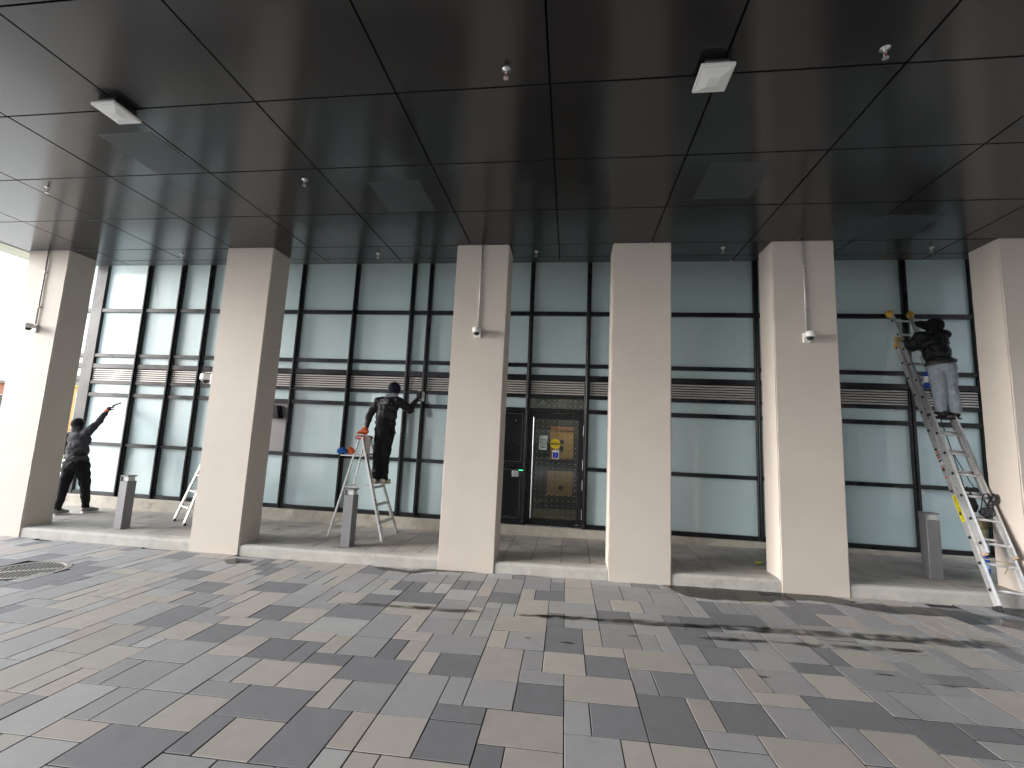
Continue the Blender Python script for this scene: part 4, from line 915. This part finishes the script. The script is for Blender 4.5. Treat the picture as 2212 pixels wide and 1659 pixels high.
M4 = lmtx(1.19, 0, 0) @ Matrix.Translation((-.0052, 0, 0)) @ Matrix(((0, 0, -1, 0), (0, 1, 0, 0), (1, 0, 0, 0), (0, 0, 0, 1)))
text('label_lettering', 'FEATHERLITE', .058, M_text, lmtx(1.19, 0, 0) @ Matrix.Translation((-.0052, 0, 0)) @ Matrix(((0, 0, -1, 0), (0, -1, 0, 0), (-1, 0, 0, 0), (0, 0, 0, 1))), lad, ext=.0004, sx=.92, bold=.0008)
M_lred = mat('label_red', (.6, .15, .12), .6)
for u, ln, M in ((1.42, .11, mat('label_grey', (.25, .25, .25), .5)), (1.60, .02, M_lred), (1.74, .02, M_lred), (1.80, .03, M_signw), (1.84, .02, M_text), (1.89, .03, M_lred), (1.93, .02, M_text), (1.97, .02, M_lred)):
    decal(u, ln, 0, M)
def decal_in(u, ln, M):
    bm = bmesh.new(); box(bm, -.0045, -.0034, -.028, .028, 0, ln, 0, lmtx(u, LW, 0)); obj('sticker', bm, M, lad)
for u, ln, M in ((1.93, .10, M_signw), (1.95, .03, M_text), (2.05, .02, M_lred), (2.30, .10, M_signw), (2.34, .04, M_text), (2.42, .02, M_text)): decal_in(u, ln, M)
# rope hoist
bm = bmesh.new(); path_tube(bm, [lp(3.0, .2, -.03), lp(2.3, .2, .0), lp(1.75, .19, .02), lp(1.35, .17, .03)], .006); path_tube(bm, [lp(2.0, .2, .01), lp(1.6, .27, .02), lp(1.35, .34, .02), lp(1.2, .36, 0)], .005); obj('rope', bm, mat('rope_dark', (.05, .055, .05), .9), lad, True)
rp = empty('rope_tie', lp(.53, .22, -.02) + Vector((FX, FY, FZ))); tag(rp, 'frayed tan cord knotted round the second lowest ladder rung', 'cord')
bm = bmesh.new(); path_tube(bm, [(-.22, .02, .05), (-.1, -.01, .045), (0, -.02, .025), (.04, -.025, 0), (.02, -.03, -.04), (-.01, -.03, -.1)], .006); path_tube(bm, [(-.03, -.02, .03), (.05, -.03, .02), (.1, -.01, .015)], .008); obj('cord', bm, mat('rope_tan', (.33, .27, .17), .95), rp, True)
tb = union('tool_bag', [('e', (5.27, 6.49, 1.25), (.040, .045, .11), (.2, .3, 0)), ('e', (5.21, 6.50, 1.12), (.09, .055, .065), (0, .2, 0)), ('c', (5.15, 6.47, 1.09), (5.27, 6.51, 1.20), .028, .028)], M_dark, None, .010, 2, .04, .05); tag(tb, 'black strapped tool bag hanging on the extension ladder', 'bag')
bm = bmesh.new(); path_tube(bm, [(5.13, 6.49, 1.13), (5.17, 6.49, 1.34), (5.23, 6.49, 1.36), (5.27, 6.50, 1.18)], .012); o = obj('strap', bm, M_dark); o.parent = tb
tb2 = union('dark_cloth', [('c', (5.13, 6.66, 1.42), (5.17, 6.64, 1.2), .012, .045), ('e', (5.17, 6.64, 1.16), (.045, .04, .06), (0, 0, 0))], M_dark, None, .009, 2, .02, .05); tag(tb2, 'small black cloth hanging between the ladder rails', 'cloth')
tb3 = union('canvas_sack', [('e', (5.31, 6.72, .97), (.09, .07, .10), (0, .1, 0)), ('e', (5.30, 6.72, .80), (.06, .05, .14), (0, 0, 0)), ('c', (5.30, 6.72, .8), (5.28, 6.72, .55), .04, .03)], cloth_mat('olive_canvas', (.22, .20, .11), .95), None, .010, 2, .05, .06); tag(tb3, 'olive canvas sack hanging beside the rightmost column', 'sack')
bl = empty('spray_bottle', (5.27, 6.66, .36)); bl.scale = (.72, .72, .72); tag(bl, 'small blue bottle hanging below the olive sack behind the ladder', 'bottle')
obj('bottle_body', lathe(bmesh.new(), [(.055, .0), (.06, .02), (.06, .20), (.05, .25), (.022, .29), (.02, .32)], 20), mat('blue_bottle', (.015, .08, .38), .35, coat=.2), bl, True); obj('bottle_cap', lathe(bmesh.new(), [(.024, .321), (.024, .355)], 16), M_signw, bl)
obj('label_band', lathe(bmesh.new(), [(.0606, .08), (.0606, .15)], 20), mat('pale_blue', (.25, .45, .75), .5), bl)
rag('sponge', [('e', (2.655, 6.93, tz(2.6) + .020), (.05, .04, .020), (0, 0, .3)), ('e', (2.68, 6.92, tz(2.6) + .036), (.03, .03, .02), (0, .3, 0))], mat('sponge_yellow', (.36, .38, .06), .95), 'crumpled yellow green cloth at the foot of the fifth column', 'cloth')

# ------------------------------------------------------------------ worker on the extension ladder
pb = empty('person', (5.28, 7.05, 2.33)); tag(pb, 'worker in black hooded coat and pale jeans standing high on the extension ladder', 'person')
JB = dict(ankleL=(5.22, 7.10, 2.46), ankleR=(5.385, 7.06, 2.46), kneeL=(5.215, 7.10, 2.76), kneeR=(5.36, 7.10, 2.78), hipL=(5.20, 7.12, 3.06), hipR=(5.35, 7.10, 3.08), pelvis=(5.28, 7.12, 3.12), chest=(5.28, 7.24, 3.42), neck=(5.37, 7.32, 3.66), head=(5.40, 7.37, 3.755),
          shL=(5.15, 7.30, 3.57), shR=(5.44, 7.24, 3.59), elbL=(5.09, 7.36, 3.43), wrL=(5.17, 7.57, 3.57), elbR=(5.46, 7.45, 3.42), wrR=(5.38, 7.62, 3.52), face=(-.65, .75, .05), rz=-.15)
body_mesh(JB, pb)
MB = cloth_mat('black_puffer', (.012, .014, .016), .38); MBj = cloth_mat('pale_denim', (.38, .43, .475), .9, var=.2)
j = [('e', (5.28, 7.18, 3.30), (.165, .15, .17), (0, 0, -.2)), ('e', (5.30, 7.25, 3.46), (.175, .155, .16), (0, 0, -.2)), ('e', (5.28, 7.13, 3.16), (.170, .15, .08), (0, 0, -.2)), ('c', (5.18, 7.29, 3.57), (5.42, 7.25, 3.59), .075, .075), ('c', (5.33, 7.28, 3.58), (5.37, 7.32, 3.66), .085, .075)]
j += [('c', JB['shL'], JB['elbL'], .085, .072), ('c', JB['elbL'], lerp(JB['elbL'], JB['wrL'], .9), .072, .052), ('c', JB['shR'], JB['elbR'], .082, .07), ('c', JB['elbR'], lerp(JB['elbR'], JB['wrR'], 1.12), .07, .052)]
union('coat', j, MB, pb, .011, 2, .045, .06)
t_ = [('e', (5.28, 7.11, 3.08), (.158, .14, .11), (0, 0, -.15))]
for s in 'LR': t_ += [('c', JB['hip' + s], JB['knee' + s], .100, .086), ('c', JB['knee' + s], lerp(JB['knee' + s], JB['ankle' + s], .97), .084, .070)]
union('jeans', t_, MBj, pb, .011, 3, .03, .07)
union('hood', [('e', (5.41, 7.36, 3.765), (.112, .12, .112), (0, 0, .4)), ('c', (5.40, 7.36, 3.74), (5.26, 7.42, 3.80), .085, .055), ('c', (5.28, 7.42, 3.79), (5.22, 7.44, 3.83), .05, .024), ('c', (5.38, 7.32, 3.65), (5.40, 7.35, 3.72), .085, .10)], cloth_mat('black_hood', (.010, .010, .011), .95), pb, .010, 2, .012, .06)
bm = bmesh.new()
for k in range(28):
    a0_ = k / 28 * 2 * math.pi; a1_ = (k + 1) / 28 * 2 * math.pi
    bar(bm, (5.28 + .178 * math.cos(a0_), 7.125 + .158 * math.sin(a0_), 3.145 + .03 * math.cos(a0_)), (5.28 + .178 * math.cos(a1_), 7.125 + .158 * math.sin(a1_), 3.145 + .03 * math.cos(a1_)), .012, .045, bev=.002)
o = obj('belt', bm, mat('belt_black', (.02, .02, .02), .35)); o.parent = pb; o.matrix_parent_inverse = Matrix.Translation(-pb.location)
for (h_, t2) in (((5.27, 7.06, 2.345), (5.05, 7.17, 2.345)), ((5.40, 7.03, 2.345), (5.32, 7.25, 2.345))):
    sp_ = []; shoe(sp_, h_, t2, .055); union('shoe', sp_, mat('black_leather', (.012, .012, .013), .5), pb, .008, 2); sole((h_[0], h_[1], h_[2] - .016), (t2[0], t2[1], t2[2] - .016), M_text, pb)
for w_, dr, pn in ((JB['wrL'], (.02, .08, .03), (.4, .2, -.8)), (JB['wrR'], (-.03, .08, .0), (-.4, .2, -.6))):
    g = []; hand(g, w_, Vector(w_) + Vector(dr), pn, 1.05, .7); union('glove', g, mat('black_glove', (.018, .018, .018), .7), pb, .006, 1)
sg = obj('sponge', bx(-.075, .075, -.03, .03, -.035, .035, .012, seg=2), mat('sponge_tan', (.50, .42, .18), .95, bump=.6, bscale=120), loc=(5.13, 7.69, 3.62)); tag(sg, 'tan sponge held up by the worker on the extension ladder', 'sponge'); sg.rotation_euler = (0, 0, .2)
# bucket hooked on the ladder
bk = empty('bucket', (5.20, 7.20, 2.78), R(20)); tag(bk, 'blue bucket hooked on the extension ladder beside the worker', 'bucket')
M_bkt = mat('blue_bucket', (.015, .055, .33), .4, coat=.2)
obj('pail', lathe(bmesh.new(), [(.075, 0), (.080, .005), (.098, .22), (.106, .225), (.104, .24), (.094, .24), (.076, .01)], 28), M_bkt, bk, True)
bm = bmesh.new(); path_tube(bm, [(-.10, 0, .22), (-.085, 0, .34), (-.03, 0, .43), (.03, 0, .43), (.085, 0, .34), (.10, 0, .22)], .004); obj('handle', bm, M_steel, bk, True)
obj('white_label', bx(-.105, -.085, -.03, .03, .08, .17), M_signw, bk)
scr = empty('scraper', (5.22, 7.22, 3.02)); tag(scr, 'window scraper handles sticking out of the blue bucket', 'tool')
bm = bmesh.new(); bar(bm, (-.01, 0, -.1), (-.09, .06, .26), .016, .02, bev=.003); obj('handle', bm, mat('tool_tan', (.42, .38, .24), .6), scr)
bm = bmesh.new(); bar(bm, (.01, .01, -.1), (-.03, .07, .24), .014, .018, bev=.003); obj('handle', bm, M_galv, scr)
union('rag_end', [('e', (5.24, 7.20, 3.05), (.06, .05, .06), (0, .3, 0))], mat('yellow_rag', (.42, .36, .16), .95), bk, .008, 2, .02, .04)

# ------------------------------------------------------------------ beyond the open end
M_lawn = mat('lawn', (.16, .22, .045), .95, var=.25, vscale=3)
tag(sheet('lawn', -120, -11.5, 20.05, 120, -.10, M_lawn), kind='structure')
gw = obj('garden_wall', bx(-32, -8.5, 15.0, 15.25, -.32, .27, .02), mat('white_render', (.75, .74, .72), .8, var=.05)); tag(gw, 'low white garden wall beyond the left end of the terrace', 'wall')
fe = empty('fence', (-22, 17.6, -.1)); tag(fe, 'black metal railing fence on the grass beyond the left end', 'fence')
for z in (.35, 1.45): obj('rail', bx(-10, 10.5, -.02, .02, z, z + .04), M_black, fe)
for k in range(70): obj('bar', bx(-9.95 + k * .29, -9.92 + k * .29, -.012, .012, .0, 1.4), M_black, fe)
def house(name, x, y, rz, w, d, h, wallm, label, cols_, rows_, band=None, roofc=(.22, .2, .19)):
    t = empty(name, (x, y, -.3), rz); tag(t, label, 'building')
    wl = obj('wall', bx(-w / 2, w / 2, -d / 2, d / 2, 0, h), wallm, t)
    obj('roof', bx(-w / 2 - .3, w / 2 + .3, -d / 2 - .3, d / 2 + .3, h + .001, h + .35, .02), mat(name + '_roof', roofc, .8), t)
    if band: obj('fascia_band', bx(-w / 2 - .15, w / 2 + .15, -d / 2 - .15, d / 2 + .15, band[0], band[1]), band[2], t)
    gm = mat('far_glass', (.10, .12, .14), .1, spec=.8); fmm = mat('far_frame', (.7, .68, .65), .6)
    for i in range(cols_):
        for j_ in range(rows_):
            cx = -w / 2 + w * (i + .5) / cols_; cz = h * (j_ + .5) / rows_
            ww, hh = w / cols_ * .28, h / rows_ * .3
            f = obj('window', bx(cx - ww, cx + ww, -d / 2 - .06, -d / 2 - .002, cz - hh, cz + hh), fmm, t)
            obj('window_glass', bx(cx - ww + .08, cx + ww - .08, -d / 2 - .075, -d / 2 - .0605, cz - hh + .08, cz + hh - .08), gm, f)
    return t
house('brick_building', -71, 36, R(60), 22, 10, 5.9, mat('far_brick', (.42, .20, .15), .85, var=.12, vscale=2), 'low red brick building far off beside the leftmost column', 6, 1)
house('orange_house', -54.6, 43.8, R(51), 9, 8, 6.4, mat('peach_render', (.68, .36, .16), .85, var=.1, vscale=1), 'peach coloured house with a green band beyond the left end', 5, 1, (5.7, 6.3, mat('lime_band', (.42, .48, .08), .7)))
house('pink_apartment_block', -33, -25, R(135), 15, 10, 14, mat('pink_brick', (.50, .33, .30), .85, var=.1, vscale=1), 'pink brick block behind the viewer, mirrored in the left panes', 5, 4)
house('grey_office_block', 14, -34, R(180), 56, 10, 11, mat('grey_render', (.30, .29, .28), .85, var=.1, vscale=1), 'grey office block facing the canopy from behind the viewer', 12, 4)
house('right_light_blocker', 18.0, 0, R(-90), 40, 8, 10, mat('side_render', (.45, .44, .43), .85, var=.1, vscale=1), 'unseen block added beyond the right end of the canopy to cut sky light', 8, 3)  # added out of view to hold back sky light from the right
